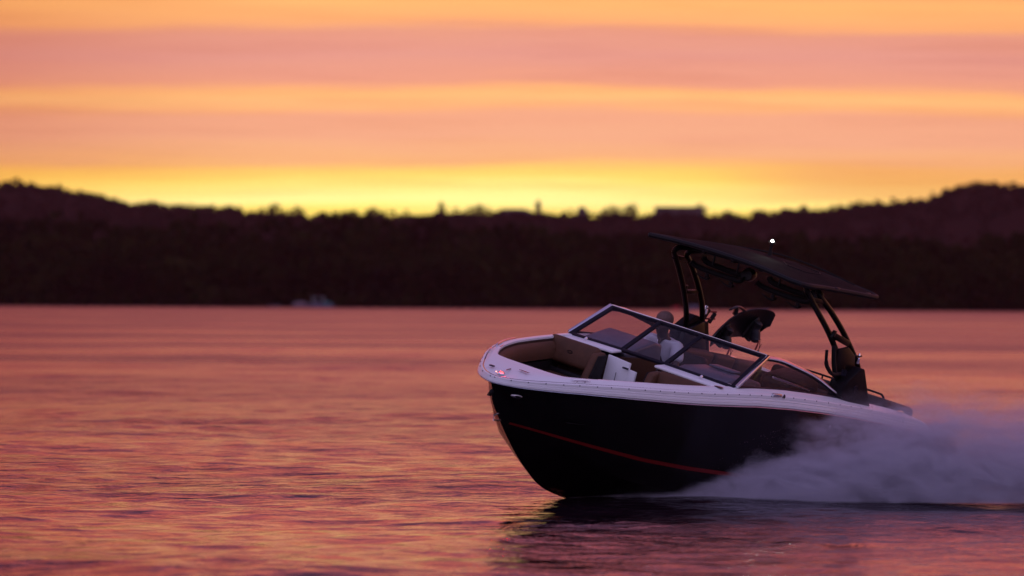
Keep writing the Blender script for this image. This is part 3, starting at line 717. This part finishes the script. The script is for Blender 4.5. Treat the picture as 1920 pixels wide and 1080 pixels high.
# ---- tower: two bowed legs on each side, rungs, crossbars
LF = [(1.80, 1.03, 1.38), (1.90, 1.0, 1.60), (2.06, .965, 1.78), (2.27, .925, 1.98), (2.52, .88, 2.18), (2.66, .86, 2.29), (2.74, .84, 2.36), (2.72, .80, 2.41), (2.6, .72, 2.43)]
LR = [(1.47, 1.03, 1.42), (1.58, 1.0, 1.63), (1.74, .96, 1.80), (1.95, .925, 1.98), (2.20, .885, 2.16), (2.38, .86, 2.27), (2.47, .84, 2.33), (2.46, .80, 2.38), (2.36, .72, 2.41)]
tw = empty('tower', (0, 0, 0), parent=boat)
for s_ in (1, -1):
    fl = lambda P: [(x, y*s_, z) for x, y, z in P]
    MB().add(*tube(spline(fl(LF), 5), .0315, 10)).build('tower_leg', 'alu_black', tw)
    MB().add(*tube(spline(fl(LR), 5), .0315, 10)).build('tower_leg', 'alu_black', tw)
    MB().add(*bar(*[Vector(q) for q in fl([(2.19, .937, 1.90), (1.90, .937, 1.905)])], .03, .045)).build('rung', 'alu_black', tw, bevel=.008)
    MB().add(*box((2.17, s_*.937, 1.945), (.05, .03, .06))).build('rung_stop', 'alu_black', tw, bevel=.008)
    MB().add(*bar(*[Vector(q) for q in fl([(2.70, .86, 2.29), (2.40, .86, 2.27)])], .035, .05)).build('rung', 'alu_black', tw, bevel=.008)
    # moulded foot housing on the gunwale
    y0 = s_*1.00; hp = [(1.98, y0, 1.30), (1.98, y0, 1.44), (1.92, y0, 1.50), (1.70, y0, 1.63), (1.62, y0, 1.62), (1.30, y0, 1.20), (1.80, y0, 1.25)]
    ft = MB().add(*slab(hp, (0, s_*.125, 0))).build('foot_housing', 'plastic_black', tw, bevel=.018, seg=3)
    MB().add(*lathe([(.045, 0), (.045, .006), (.038, .010), (.036, .006)], (1.74, s_*1.126, 1.40), (0, s_, 0), 20)).build('emblem_disc', 'frame_black', ft)
    MB().add(*slab([(1.96, s_*.93, 1.16), (1.96, s_*.93, 1.46), (1.62, s_*.93, 1.58), (1.40, s_*.93, 1.2)], (0, s_*.068, 0))).build('foot_plate', 'alu_black', tw, bevel=.01)
for P in ([(2.60, .72, 2.43), (2.62, 0, 2.455), (2.60, -.72, 2.43)], [(2.36, .72, 2.41), (2.36, 0, 2.435), (2.36, -.72, 2.41)]):
    MB().add(*tube(spline(P, 6), .026, 10)).build('crossbar', 'alu_black', tw)
for y in (-.55, -.18, .18, .55): MB().add(*box((2.49, y, 2.43), (.30, .045, .04))).build('crossbar_plate', 'alu_black', tw, bevel=.006)
# canopy (bimini): crowned fabric over a frame
cn = empty('canopy', (0, 0, 0), parent=tw)
v = []; f = []; nx_, ny_ = 12, 14
def can_pt(u, w, dz=0):
    x = 3.13 + (1.44-3.13)*u; hw = .955 - .05*max(0, abs(u-.5)*2-.8)
    y = hw*w; z = 2.500 + (2.405-2.500)*u - .012*w + .105*(1-w*w)*(.45+.55*math.sin(min(1, max(0, u))*3.14)) + .006*math.sin(u*25)*(1-w*w) + dz
    x += .03*(1-w*w) * (1 if u < .5 else -1) * (abs(u-.5)*2)
    return (x, y, z)
for dz in (0, -.040):
    for i in range(nx_+1):
        for j in range(ny_+1): v.append(can_pt(i/nx_, -1+2*j/ny_, dz))
k1 = (nx_+1)*(ny_+1)
for o_ in (0, k1):
    for i in range(nx_):
        for j in range(ny_): a = o_+i*(ny_+1)+j; f.append((a, a+1, a+ny_+2, a+ny_+1))
edge = [i*(ny_+1) for i in range(nx_+1)] + [nx_*(ny_+1)+j for j in range(1, ny_+1)] + [i*(ny_+1)+ny_ for i in range(nx_-1, -1, -1)] + [j for j in range(ny_-1, 0, -1)]
for a, b_ in zip(edge, edge[1:]+edge[:1]): f.append((a, b_, b_+k1, a+k1))
MB().add(v, f).build('canopy_fabric', 'canvas', cn)
P = [can_pt(u, -1, -.02) for u in (0, .3, .6, 1)] + [can_pt(1, w, -.02) for w in (-.5, 0, .5)] + [can_pt(u, 1, -.02) for u in (1, .6, .3, 0)] + [can_pt(0, w, -.02) for w in (.5, 0, -.5)]
MB().add(*tube(spline(P+[P[0]], 4), .028, 8)).build('canopy_frame', 'rubber', cn)
for u, w in ((0, -1), (1, 1)): MB().add(*ball(can_pt(u, w, -.02), (.022, .022, .022), 8, 6)).build('frame_end_cap', 'screw', cn)
for u in (.33, .66): MB().add(*tube([can_pt(u, w, -.035) for w in np.linspace(-1, 1, 9)], .012, 6)).build('canopy_batten', 'rubber', cn)
for u, w in ((.42, 1.0), (.82, 1.0)): MB().add(*bar(can_pt(u, w+.02, .005), can_pt(u+.06, w+.02, .005), .010, .018)).build('canopy_buckle', 'screw', cn, bevel=.003)
MB().add(*tube([can_pt(.34, .45, .004), can_pt(.45, .28, .006), can_pt(.62, .30, .006), can_pt(.72, .48, .004), can_pt(.60, .62, .004), can_pt(.42, .60, .004), can_pt(.34, .45, .004)], .004, 5)).build('canopy_seam', 'rubber', cn)
MB().add(*tube(spline([can_pt(.60, -.98, .012), can_pt(.72, -.2, .03), can_pt(.80, .3, .03), can_pt(.9, .78, .014)], 4), .007, 5)).build('canopy_cord', 'rubber', cn)
# mast light
MB().add(*tube([(2.218, 0, 2.54), (2.22, 0, 2.60), (2.225, 0, 2.605), (2.231, 0, 2.70)], [.026, .022, .016, .020], 8)).build('light_mast', 'rubber', cn)
MB().add(*lathe([(.008, 0), (.010, .003), (.010, .012), (.006, .016)], (2.231, 0, 2.702), (.05, 0, 1), 10)).build('anchor_light', 'white_lamp', cn)
MB().add(*lathe([(.012, 0), (.034, .003), (.036, .010), (.012, .012)], (2.2295, 0, 2.688), (.05, 0, 1), 14)).build('lamp_collar', 'rubber', cn)
# board racks and speakers slung under the crossbars
for s_ in (-1, 1):
    rk = empty('hanging_rack', (0, 0, 0), parent=tw)
    if s_ < 0: rk['label'] = 'folded board rack and speaker under the starboard side of the canopy'
    yb = -.72 if s_ < 0 else .12; dy = .58
    za = 2.25
    MB().add(*tube(spline([(2.56, yb, za+.03), (2.50, yb+.12, za-.015), (2.50, yb+dy, za-.02), (2.50, yb+dy+.04, za+.03)], 4), .030, 8)).build('rack_arm', 'rubber', rk)
    MB().add(*tube(spline([(2.36, yb+.03, za+.10), (2.36, yb+.1, za+.045), (2.36, yb+dy, za+.03), (2.36, yb+dy, za+.12)], 4), .032, 8)).build('rack_arm', 'rubber', rk)
    for k, yy in enumerate((yb+.19, yb+.50)):
        MB().add(*tube([(2.49, yy, za-.02), (2.485, yy, za-.085)], [.020, .030], 7)).build('hook_stem', 'rubber', rk)
        MB().add(*tube(spline([(2.485, yy+.03, za-.08), (2.485, yy+.015, za-.105), (2.50, yy-.05, za-.103), (2.50, yy-.13, za-.075)], 4), [.026]*3+[.023]*4+[.016]*4+[.008]*2, 7, flat=.6)).build('hook', 'rubber', rk)
        MB().add(*tube([(2.42, yy, za+.04), (2.42, yy, 2.42)], .013, 6)).build('hanger', 'alu_black', rk)
    # speaker pod
    cy_ = yb+dy+.06
    MB().add(*lathe([(.02, -.10), (.055, -.085), (.068, -.04), (.068, .06), (.062, .08), (.05, .075)], (2.40, cy_, 2.31), (1, .15, 0), 16)).build('tower_speaker', 'alu_black', rk)
# side board racks
def rack(s_):
    rr = empty('board_rack', (0, 0, 0), parent=tw)
    def q(x, y, z): return (x, s_*y, z)
    MB().add(*slab([q(2.12, .98, 1.80), q(1.90, .98, 1.83), q(1.72, .98, 1.74), q(1.62, .98, 1.47), q(1.88, .98, 1.44), q(2.05, .98, 1.50)], (0, s_*.045, 0))).build('rack_plate', 'alu_black', rr, bevel=.01)
    MB().add(*bar(q(2.28, 1.0, 1.955), q(1.90, 1.0, 1.865), .04, .065)).build('rack_arm', 'alu_black', rr, bevel=.01)
    MB().add(*slab([q(2.33, 1.0, 1.93), q(2.27, 1.0, 1.94), q(2.25, 1.0, 2.00), q(2.30, 1.0, 2.01)], (0, s_*.03, 0))).build('arm_tip', 'alu_black', rr, bevel=.006)
    MB().add(*tube(spline([q(2.43, 1.06, 1.80), q(2.38, 1.06, 1.67), q(2.30, 1.06, 1.60), q(2.17, 1.05, 1.545), q(1.98, 1.04, 1.545)], 5), [.017]*5+[.022]*16, 8)).build('fork', 'rubber', rr)
    MB().add(*tube(spline([q(2.10, 1.04, 1.55), q(2.16, 1.03, 1.66), q(2.21, 1.01, 1.84)], 5), .026, 8)).build('fork', 'rubber', rr)
    MB().add(*lathe([(.010, -.06), (.017, -.055), (.017, .0), (.008, .01), (.011, .02), (.016, .035), (.006, .06)], q(1.63, 1.02, 1.71), (.1, 0, 1), 10)).build('lock_knob', 'chrome', rr)
    MB().add(*tube([q(1.74, .99, 1.73), q(1.60, 1.03, 1.74)], .010, 6)).build('lock_pin', 'rubber', rr)
    for k in range(4): MB().add(*tube([(2.02-k*.03, s_*1.075, 1.53), (2.02-k*.03, s_*1.075, 1.60)], .006, 6)).build('bolt', 'screw', rr)
rack(1)
rr = empty('board_rack', (0, 0, 0), parent=tw)
MB().add(*slab([(1.90, -1.02, 1.12), (1.90, -1.02, 1.45), (1.64, -1.02, 1.52), (1.37, -1.02, 1.56), (1.19, -1.02, 1.20)], (0, -.10, 0))).build('rack_plate', 'plastic_black', rr, bevel=.02)
MB().add(*slab([(1.74, -1.14, 1.44), (1.54, -1.14, 1.60), (1.46, -1.14, 1.56), (1.70, -1.14, 1.40)], (0, .10, 0))).build('rack_arm', 'dash', rr, bevel=.01)
MB().add(*tube([(1.36, -1.10, 1.40), (1.28, -1.16, 1.55), (1.20, -1.16, 1.66)], [.03, .028, .026], 8)).build('fork', 'rubber', rr)
MB().add(*tube([(1.13, -1.16, 1.52), (1.05, -1.16, 1.62)], .024, 8)).build('fork', 'rubber', rr)
for z_ in (1.64, 1.56): MB().add(*tube([(1.22, -1.16, z_), (1.03, -1.16, z_)], .011, 6)).build('rack_pin', 'strap_red', rr)
MB().add(*lathe([(.02, -.04), (.032, -.03), (.030, .015), (.014, .025), (.020, .035), (.018, .055)], (1.34, -1.12, 1.66), (-.2, 0, 1), 10)).build('lock_knob', 'chrome', rr)

# fittings along the gunwale and hull
for s_ in (1, -1):
    scr = MB(); k = 0; last = None
    for i in range(4, NH-2):
        p = half[i]
        if last is None or (p-last).length > .16:
            last = p; c = Vector((p.x, p.y*s_, p.z)) + Vector((on[i].x, on[i].y*s_, 0))*.004 + Vector((0, 0, -.012))
            MB().add(*ball(c, (.0065, .0065, .0065), 6, 4)).build('screw', 'screw', boat)
    for x0 in (6.16, .6):
        i = min(range(NH), key=lambda j: abs(half[j].x-x0)); p = half[i]; c = Vector((p.x, (p.y-.045)*s_, p.z+.025)); t = (half[min(i+1, NH-1)]-half[i-1]).normalized(); t = Vector((t.x, t.y*s_, t.z))
        MB().add(*tube([c-t*.10+Vector((0, 0, .005)), c-t*.06+Vector((0, 0, .014)), c+t*.06+Vector((0, 0, .014)), c+t*.10+Vector((0, 0, .005))], [.006, .010, .010, .006], 8)).build('cleat', 'chrome', boat)
        for e in (-.045, .045): MB().add(*tube([c+t*e, c+t*e-Vector((0, 0, .03))], .007, 6)).build('cleat_post', 'chrome', boat)
    # long polished grab handle along the bow coaming
    P = [Vector((x, y*s_, z)) for x, y, z in [(5.98, .60, 1.30), (5.95, .60, 1.318), (5.72, .69, 1.328), (5.45, .775, 1.333), (5.42, .785, 1.31)]]
    MB().add(*tube(spline(P, 3), .009, 6)).build('bow_handle', 'anodised', boat)
MB().add(*tube(spline([(5.95, -.64, 1.305), (5.92, -.66, 1.33), (5.6, -.79, 1.338), (5.3, -.875, 1.34), (5.27, -.88, 1.32)], 4), .013, 6)).build('bow_handle', 'anodised', boat)
# cup recess by the port windshield corner
MB().add(*lathe([(.045, 0), (.050, .004), (.040, .006)], (4.33, 1.0, 1.372), (0, 0, 1), 16)).build('vent_cap', 'screw', boat)
# bow courtesy grille, nose trim, labels
MB().add(*box((6.66, .02, 1.256), (.16, .010, .006), Matrix.Rotation(R(20), 3, 'Z'))).build('bow_trim_bar', 'screw', boat)
MB().add(*box((6.70, -.15, 1.245), (.035, .05, .015))).build('bow_cleat', 'screw', boat, bevel=.004)
for k in range(3): MB().add(*box((6.56+.004*k, .10+.040*k, 1.272), (.035, .030, .003))).build('deck_marking', 'screw', boat)
# navigation light
nl = MB().add(*lathe([(.036, 0), (.040, .006), (.032, .02), (.012, .026)], (6.79, .03, 1.212), (.1, 0, 1), 12)).build('navigation_light', 'chrome', boat)
MB().add(*ball((6.805, .045, 1.230), (.012, .016, .009), 8, 6)).build('red_lens', 'red_lamp', nl)
MB().add(*ball((6.825, -.005, 1.226), (.008, .006, .006), 6, 4)).build('glint_lens', 'painted_glint', nl)  # tiny glowing ball stands in for a glint beside the red lens
# bow eye, nose roller, hull lamp
MB().add(*tube([(6.62, 0, .81), (6.69, 0, .79), (6.68, 0, .74), (6.56, 0, .74)], .010, 6)).build('bow_eye', 'chrome', boat)
MB().add(*ball((6.845, .01, 1.02), (.030, .022, .036), 8, 6)).build('bow_roller', 'rubber', boat)
def hull_side(x, z, side=1):
    best = min(range(NH-2), key=lambda i: abs((on_rib(ribs[i], z) or Vector((99, 0, 0))).x-x)); p = on_rib(ribs[best], z); q = on_rib(ribs[best-1], z); t = (p-q).normalized()
    return p, t
def hull_disc(x, z, w, h, name, m, d=.012, sub=None):
    p, t = hull_side(x, z); nn = Vector((-t.y, t.x, -.1)).normalized()
    if nn.y < 0: nn = -nn
    rot = Matrix((t, nn.cross(t), nn)).transposed()
    return MB().add(*ball(p+nn*.002, (w, h, d), 14, 8, rot)).build(name, m, boat), p, t, nn
_, p, t, nn = hull_disc(6.60, 1.02, .062, .022, 'docking_light', 'chrome')
MB().add(*ball(p+nn*.008-t*.012, (.040, .013, .010), 12, 6, Matrix((t, nn.cross(t), nn)).transposed())).build('lamp_lens', 'alu_black', _)
hull_disc(2.25, 1.02, .012, .022, 'drain_fitting', 'chrome')
MB().add(*ball((.62, 1.20, 1.075), (.022, .010, .032), 10, 6)).build('stern_fitting', 'gel_white', boat)
MB().add(*bar((3.52, 1.17, 1.345), (3.36, 1.175, 1.34), .035, .030)).build('side_marker', 'anodised', boat, bevel=.006)
MB().add(*lathe([(.018, 0), (.022, .006), (.012, .012)], (3.31, 1.185, 1.333), (0, 1, .2), 10)).build('fuel_cap', 'screw', boat)

# ------------------------------------------------------------------ wakeboard carried in the starboard rack
def boat_thing(name, loc):
    o = empty(name); o.matrix_world = B4 @ Matrix.Translation(loc); return o
wb = boat_thing('wakeboard', (.53, -1.15, 1.505))
tag(wb, 'black wakeboard with hanging boots, held on edge in the starboard tower rack', 'wakeboard')
wv = Vector((0, .45, .89)).normalized(); nn = Vector((0, .89, -.45)); xv = Vector((1, 0, -.14)).normalized()
v = []; f = []; NS = 24; NW = 8
for side in (1, -1):
    for i in range(NS+1):
        s_ = -1+2*i/NS; hw = .205*(1-abs(s_)**14)**.5*(1-.14*s_*s_)+.008; rock = .085*s_*s_*abs(s_)**.4
        for j in range(NW+1):
            w = -1+2*j/NW; th = .013*(1-.6*abs(w)**4)
            v.append(xv*s_*(.60 if w > 0 else .60+.10*w) + wv*(w*hw + .060*(1-s_*s_) - .03) + nn*(rock + side*th + .012*w*w))
k = (NS+1)*(NW+1)
for o_ in (0, k):
    for i in range(NS):
        for j in range(NW): a = o_+i*(NW+1)+j; f.append((a, a+1, a+NW+2, a+NW+1))
edge = [i*(NW+1) for i in range(NS+1)] + [NS*(NW+1)+j for j in range(1, NW+1)] + [i*(NW+1)+NW for i in range(NS-1, -1, -1)] + [j for j in range(NW-1, 0, -1)]
for a, b_ in zip(edge, edge[1:]+edge[:1]): f.append((a, b_, b_+k, a+k))
MB().add(v, f).build('deck', 'board_black', wb)
# pale rail line and small print marks on the upper edge
top_e = [xv*s_*.60 + wv*((.205*(1-abs(s_)**6)**.5*(1-.12*s_*s_))+.060*(1-s_*s_)-.03) + nn*(.085*abs(s_)**2.4+.022) for s_ in np.linspace(-.93, .93, 20)]
MB().add(*tube(top_e, .004, 5)).build('edge_line', 'boot_grey', wb)
for k in range(4): MB().add(*box(xv*(-.36+k*.028)+wv*.225+nn*.030, (.012, .004, .014))).build('edge_marking', 'far_lilac', wb)
for sx in (.30, -.30):                       # boots: sole plate, foot, cuff, laces
    bt = empty('boot', xv*sx + nn*.015 - wv*.035, parent=wb)
    MB().add(*ball(wv*(-.02)+nn*.02, (.085, .155, .035), 12, 8, Matrix((xv, wv, nn)).transposed())).build('sole', 'boot_black', bt)
    toe = -wv
    P = [wv*.10+nn*.05, wv*.02+nn*.06, -wv*.08+nn*.07, -wv*.15+nn*.06]
    MB().add(*tube(spline(P, 4), [.04]+[.062]*4+[.066]*4+[.055]*3+[.03], 12)).build('foot', 'boot_black', bt)
    MB().add(*tube(spline([wv*.03+nn*.05, -wv*.03+nn*.10, -wv*.09+nn*.15], 4), [.058]*4+[.066]*4+[.072], 12)).build('cuff', 'boot_grey' if sx < 0 else 'boot_black', bt)
    MB().add(*ball(-wv*.09+nn*.155, (.05, .05, .03), 10, 6)).build('liner', 'boot_black', bt)
    MB().add(*tube(spline([-wv*.06+nn*.20, Vector((.02, .16, -.18)), Vector((.03, .15, -.25))], 4), .010, 6)).build('pull_strap', 'strap_red', bt)
    MB().add(*tube(spline([-wv*.03+nn*.20, Vector((-.05, .15, -.22)), Vector((-.04, .15, -.26)), Vector((-.08, .15, -.18))], 4), .0035, 5)).build('lace', 'rubber', bt)
    MB().add(*ball(Vector((-.045, .15, -.262)), (.011, .011, .011), 8, 6)).build('lace_lock', 'rubber', bt)
MB().add(*tube(spline([xv*.10+wv*.23, xv*.20+wv*.27-nn*.02, xv*.30+wv*.285-nn*.03, xv*.38+wv*.24-nn*.04], 4), [.028]*3+[.024]*3+[.020]*3+[.016]*3+[.008], 8, flat=.7)).build('fin', 'board_black', wb)
MB().add(*tube([xv*.26+wv*.20, xv*.28+wv*.27-nn*.02], [.035, .022], 8)).build('fin_base', 'board_black', wb)

# ------------------------------------------------------------------ the driver
dv = boat_thing('person', (2.82, -.55, .94))
tag(dv, 'person with short grey hair and white t-shirt seated at the wheel', 'person')
def skin_mesh(name, nodes, edges, m, parent, sub=2):
    me = bpy.data.meshes.new(name); me.from_pydata([p for p, r in nodes], edges, [])
    o = bpy.data.objects.new(name, me); C.objects.link(o)
    md = o.modifiers.new('skin', 'SKIN'); md.use_smooth_shade = True
    for i, (p, r) in enumerate(nodes): me.skin_vertices[0].data[i].radius = r if isinstance(r, tuple) else (r, r)
    me.skin_vertices[0].data[0].use_root = True
    s_ = o.modifiers.new('sub', 'SUBSURF'); s_.levels = sub; s_.render_levels = sub
    dg = bpy.context.evaluated_depsgraph_get(); nm = bpy.data.meshes.new_from_object(o.evaluated_get(dg)); nm.name = name
    bpy.data.objects.remove(o)
    nm.materials.clear(); nm.materials.append(M[m]); ob = bpy.data.objects.new(name, nm)
    for p in nm.polygons: p.use_smooth = True
    return link(ob, parent)
nd = [((0, 0, 0), (.11, .09)), ((.04, 0, .16), (.095, .08)), ((.10, 0, .32), (.105, .085)), ((.170, 0, .48), (.070, .065)), ((.21, 0, .545), (.060, .060)), ((.25, 0, .595), .064),
      ((.275, 0, .655), .082), ((.27, 0, .725), .087), ((.26, 0, .785), .064),
      ((.17, .17, .475), .050), ((.24, .25, .27), .044), ((.40, .21, .20), .037), ((.52, .12, .34), .027),
      ((.17, -.17, .475), .050), ((.24, -.25, .27), .044), ((.38, -.22, .24), .037), ((.52, -.13, .35), .027),
      ((.12, .10, -.02), .065), ((.48, .12, .00), .062), ((.52, .12, -.38), .045), ((.62, .12, -.43), .035),
      ((.12, -.10, -.02), .065), ((.48, -.12, .00), .062), ((.52, -.12, -.38), .045), ((.62, -.12, -.43), .035)]
ed = [(0, 1), (1, 2), (2, 3), (3, 4), (4, 5), (5, 6), (6, 7), (7, 8), (3, 9), (9, 10), (10, 11), (11, 12), (3, 13), (13, 14), (14, 15), (15, 16), (0, 17), (17, 18), (18, 19), (19, 20), (0, 21), (21, 22), (22, 23), (23, 24)]
body = skin_mesh('body', nd, ed, 'skin', dv)
hc_ = Vector((.268, 0, .715))
MB().add(*ball(hc_+Vector((.095, 0, -.035)), (.022, .014, .022), 8, 6)).build('nose', 'skin', dv)
for s_ in (1, -1):
    MB().add(*ball(hc_+Vector((.0, s_*.093, -.035)), (.020, .012, .032), 8, 6)).build('ear', 'skin', dv)
    MB().add(*ball(hc_+Vector((.082, s_*.030, -.005)), (.010, .014, .008), 8, 6)).build('eye', 'eye', dv)
MB().add(*ball(hc_+Vector((.084, 0, -.075)), (.010, .024, .006), 8, 6)).build('mouth', 'eye', dv)
MB().add(*ball(hc_+Vector((-.008, 0, .030)), (.100, .094, .084), 16, 12)).build('hair', 'hair_grey', dv)
for sgn, j in ((1, 12), (-1, 16)):            # fingers curled round the wheel rim
    w = Vector(nd[j][0])
    for k in range(4):
        o_ = Vector((.03, sgn*(-.015+.014*k)*-1, .012*k)); L = (.9, 1., .95, .78)[k]
        MB().add(*tube([w+o_*.4, w+o_+Vector((.035*L, 0, .018)), w+o_+Vector((.055*L, 0, -.004)), w+o_+Vector((.040*L, 0, -.024))], [.010, .009, .008, .007], 6)).build('finger', 'skin', dv)
    MB().add(*tube([w, w+Vector((.018, -sgn*.030, .0)), w+Vector((.045, -sgn*.030, .004))], [.012, .010, .008], 6)).build('thumb', 'skin', dv)
# t-shirt: torso and short sleeves
tp = skin_mesh('t_shirt', [((-.01, 0, .02), (.175, .145)), ((.035, 0, .17), (.165, .14)), ((.095, 0, .33), (.175, .14)), ((.155, 0, .48), (.125, .105)), ((.178, 0, .53), (.082, .078)),
      ((.165, .172, .478), (.080, .080)), ((.215, .235, .32), (.080, .080)), ((.165, -.172, .478), (.080, .080)), ((.215, -.235, .32), (.080, .080))],
      [(0, 1), (1, 2), (2, 3), (3, 4), (3, 5), (5, 6), (3, 7), (7, 8)], 'shirt_white', dv)
skin_mesh('shorts', [((0, 0, -.01), (.18, .14)), ((.12, .10, -.02), .105), ((.40, .12, .0), .095), ((.12, -.10, -.02), .105), ((.40, -.12, .0), .095)], [(0, 1), (1, 2), (0, 3), (3, 4)], 'shorts', dv)
for k, (dy, dz, w_) in enumerate([(.0, .33, .05), (.01, .30, .07), (-.01, .275, .045), (.0, .24, .06)]):
    MB().add(*box((.232, -.03+dy, dz), (.004, w_, .010), Matrix.Rotation(R(-12), 3, 'Y'))).build('shirt_print', 'shirt_print', tp, bevel=.001)
MB().add(*slab([(.252, .050, .555), (.266, 0, .455), (.252, -.050, .555), (.21, 0, .575)], (.012, 0, .004))).build('neckline', 'skin', tp)
MB().add(*tube(spline([(.245, .050, .575), (.278, .02, .52), (.286, 0, .49), (.278, -.02, .52), (.245, -.050, .575)], 4), .003, 5)).build('necklace', 'chrome', dv)

# ------------------------------------------------------------------ spray thrown up along the port side
def spray():
    x0, x1, y0, y1, zt = .55, 9.0, 38.3, 42.4, 1.5
    mb = MB().add(*box(((x0+x1)/2, (y0+y1)/2, zt/2-.02), (x1-x0, y1-y0, zt)))
    m = bpy.data.materials.new('spray'); m.use_nodes = True; n = NT(m.node_tree); o = n.new('ShaderNodeOutputMaterial')
    pv = n.new('ShaderNodeVolumePrincipled'); n.link(pv.outputs[0], o.inputs['Volume'])
    pv.inputs['Color'].default_value = (.80, .76, .88, 1); pv.inputs['Anisotropy'].default_value = .0
    g = n.new('ShaderNodeNewGeometry'); s_ = n.new('ShaderNodeSeparateXYZ'); n.link(g.outputs['Position'], s_.inputs[0]); X, Y, Z = s_.outputs
    st = n.comb(n.math('MULTIPLY', n.math('ADD', X, n.math('MULTIPLY', Z, .5)), .55), n.math('MULTIPLY', Y, .8), n.math('SUBTRACT', Z, n.math('MULTIPLY', X, .10)))
    nz = n.noise(st, 3.0, 6, .62, .6); big = n.noise(st, .9, 3, .5)
    u = n.math('DIVIDE', n.math('SUBTRACT', X, x0), x1-x0)
    # height of the plume against distance behind the bow contact
    hx = n.math('MULTIPLY', n.ramp(u, [(0, .05), (.06, .10), (.13, .13), (.18, .26), (.22, .46), (.26, .60), (.29, .72), (.33, .82), (.37, .88), (.44, .95), (.62, .95), (.8, .9), (1, .85)]), 1.02)
    # the sheet leans outward from the hull: base line near the camera, top further back
    yc = n.math('ADD', 38.82, n.math('MULTIPLY', n.math('SUBTRACT', X, x0), .16)); wd = n.math('ADD', .42, n.math('MULTIPLY', n.math('SUBTRACT', X, x0), .16))
    dy = n.math('DIVIDE', n.math('SUBTRACT', Y, yc), wd)
    prof = n.math('SUBTRACT', 1., n.math('MULTIPLY', dy, dy), clamp=True)
    hh = n.math('MULTIPLY', hx, n.math('POWER', prof, .5))
    v = n.math('DIVIDE', Z, n.math('MAXIMUM', hh, .01))
    edge = n.math('ADD', n.math('ADD', v, n.math('MULTIPLY', n.math('SUBTRACT', nz, .5), 2.6)), n.math('MULTIPLY', n.math('SUBTRACT', big, .5), 1.3))
    fine = n.noise(n.comb(n.math('MULTIPLY', n.math('ADD', X, n.math('MULTIPLY', Z, .8)), .5), Y, n.math('SUBTRACT', Z, n.math('MULTIPLY', X, .12))), 11., 5, .65, .8)
    edge = n.math('ADD', edge, n.math('MULTIPLY', n.math('SUBTRACT', fine, .5), .9))
    body_ = n.rng(edge, 1.0, .55)
    dens = n.math('MULTIPLY', body_, n.math('MULTIPLY', n.rng(nz, .34, .64, .10, 1.9), n.rng(fine, .34, .66, .45, 1.6)))
    dens = n.math('MULTIPLY', dens, n.ramp(u, [(0, 0), (.03, .15), (.10, .9), (.2, 1.), (.40, .80), (.52, .38), (.64, .25), (1, .27)]))
    dens = n.math('MULTIPLY', dens, n.rng(prof, 0., .25))
    # thin drifting mist over the top at the right
    mist = n.math('MULTIPLY', n.rng(n.math('SUBTRACT', Z, n.math('ADD', .65, n.math('MULTIPLY', n.math('SUBTRACT', big, .5), 1.6))), .45, -.1), n.math('MULTIPLY', n.rng(u, .48, .66), .06))
    mist = n.math('MULTIPLY', mist, n.rng(prof, 0., .25))
    n.link(n.math('MULTIPLY', n.math('ADD', dens, mist), 6.5), pv.inputs['Density'])
    ob = mb.build('spray', m, None, smooth=False); tag(ob, 'lilac cloud of spray thrown up along the port side of the speeding boat', 'spray', kind='stuff')
    m.cycles.volume_sampling = 'MULTIPLE_IMPORTANCE'; m.cycles.volume_step_rate = .6
spray()
def droplets():
    N = 5000; r = np.random.default_rng(11); u = r.uniform(0, 1, N)**.9
    x = 1.6+u*6.5; hmax = np.interp(x, [.6, 1.6, 2.2, 3.0, 3.8, 5, 9], [.04, .12, .45, .68, .82, .9, .9])
    z = np.abs(r.normal(0, .55, N)); z = hmax*np.clip(.45+z, 0, 1.15); y = 38.9+(x-.55)*.16 + r.normal(0, .25, N)
    mb = MB()
    for a, b_, c in zip(x, y, z):
        s_ = r.uniform(.0006, .0022); mb.add([(a-s_*2.2, b_, c-s_*.3), (a, b_, c+s_), (a+s_*2.2, b_, c+s_*.3), (a, b_-s_, c-s_), (a, b_+s_, c-s_)], [(0, 3, 1), (3, 2, 1), (2, 4, 1), (4, 0, 1), (0, 4, 3), (2, 3, 4)])
    o = mb.build('spray_droplets', 'far_white'); tag(o, 'fine water droplets flung out of the spray cloud beside the hull', 'droplets', kind='stuff')
droplets()

# ------------------------------------------------------------------ haze
hz = bpy.data.materials.new('haze_air'); hz.use_nodes = True; n = NT(hz.node_tree); o = n.new('ShaderNodeOutputMaterial')
pv = n.new('ShaderNodeVolumePrincipled'); pv.inputs['Color'].default_value = (.80, .34, .36, 1); pv.inputs['Density'].default_value = .000042; pv.inputs['Anisotropy'].default_value = .1
n.link(pv.outputs[0], o.inputs['Volume'])
hb = MB().add(*box((0, 1900, 60), (2600, 4000, 126))).build('haze', hz, None, smooth=False); tag(hb, 'thin violet dusk haze over the lake and the far hills', 'haze', kind='stuff')
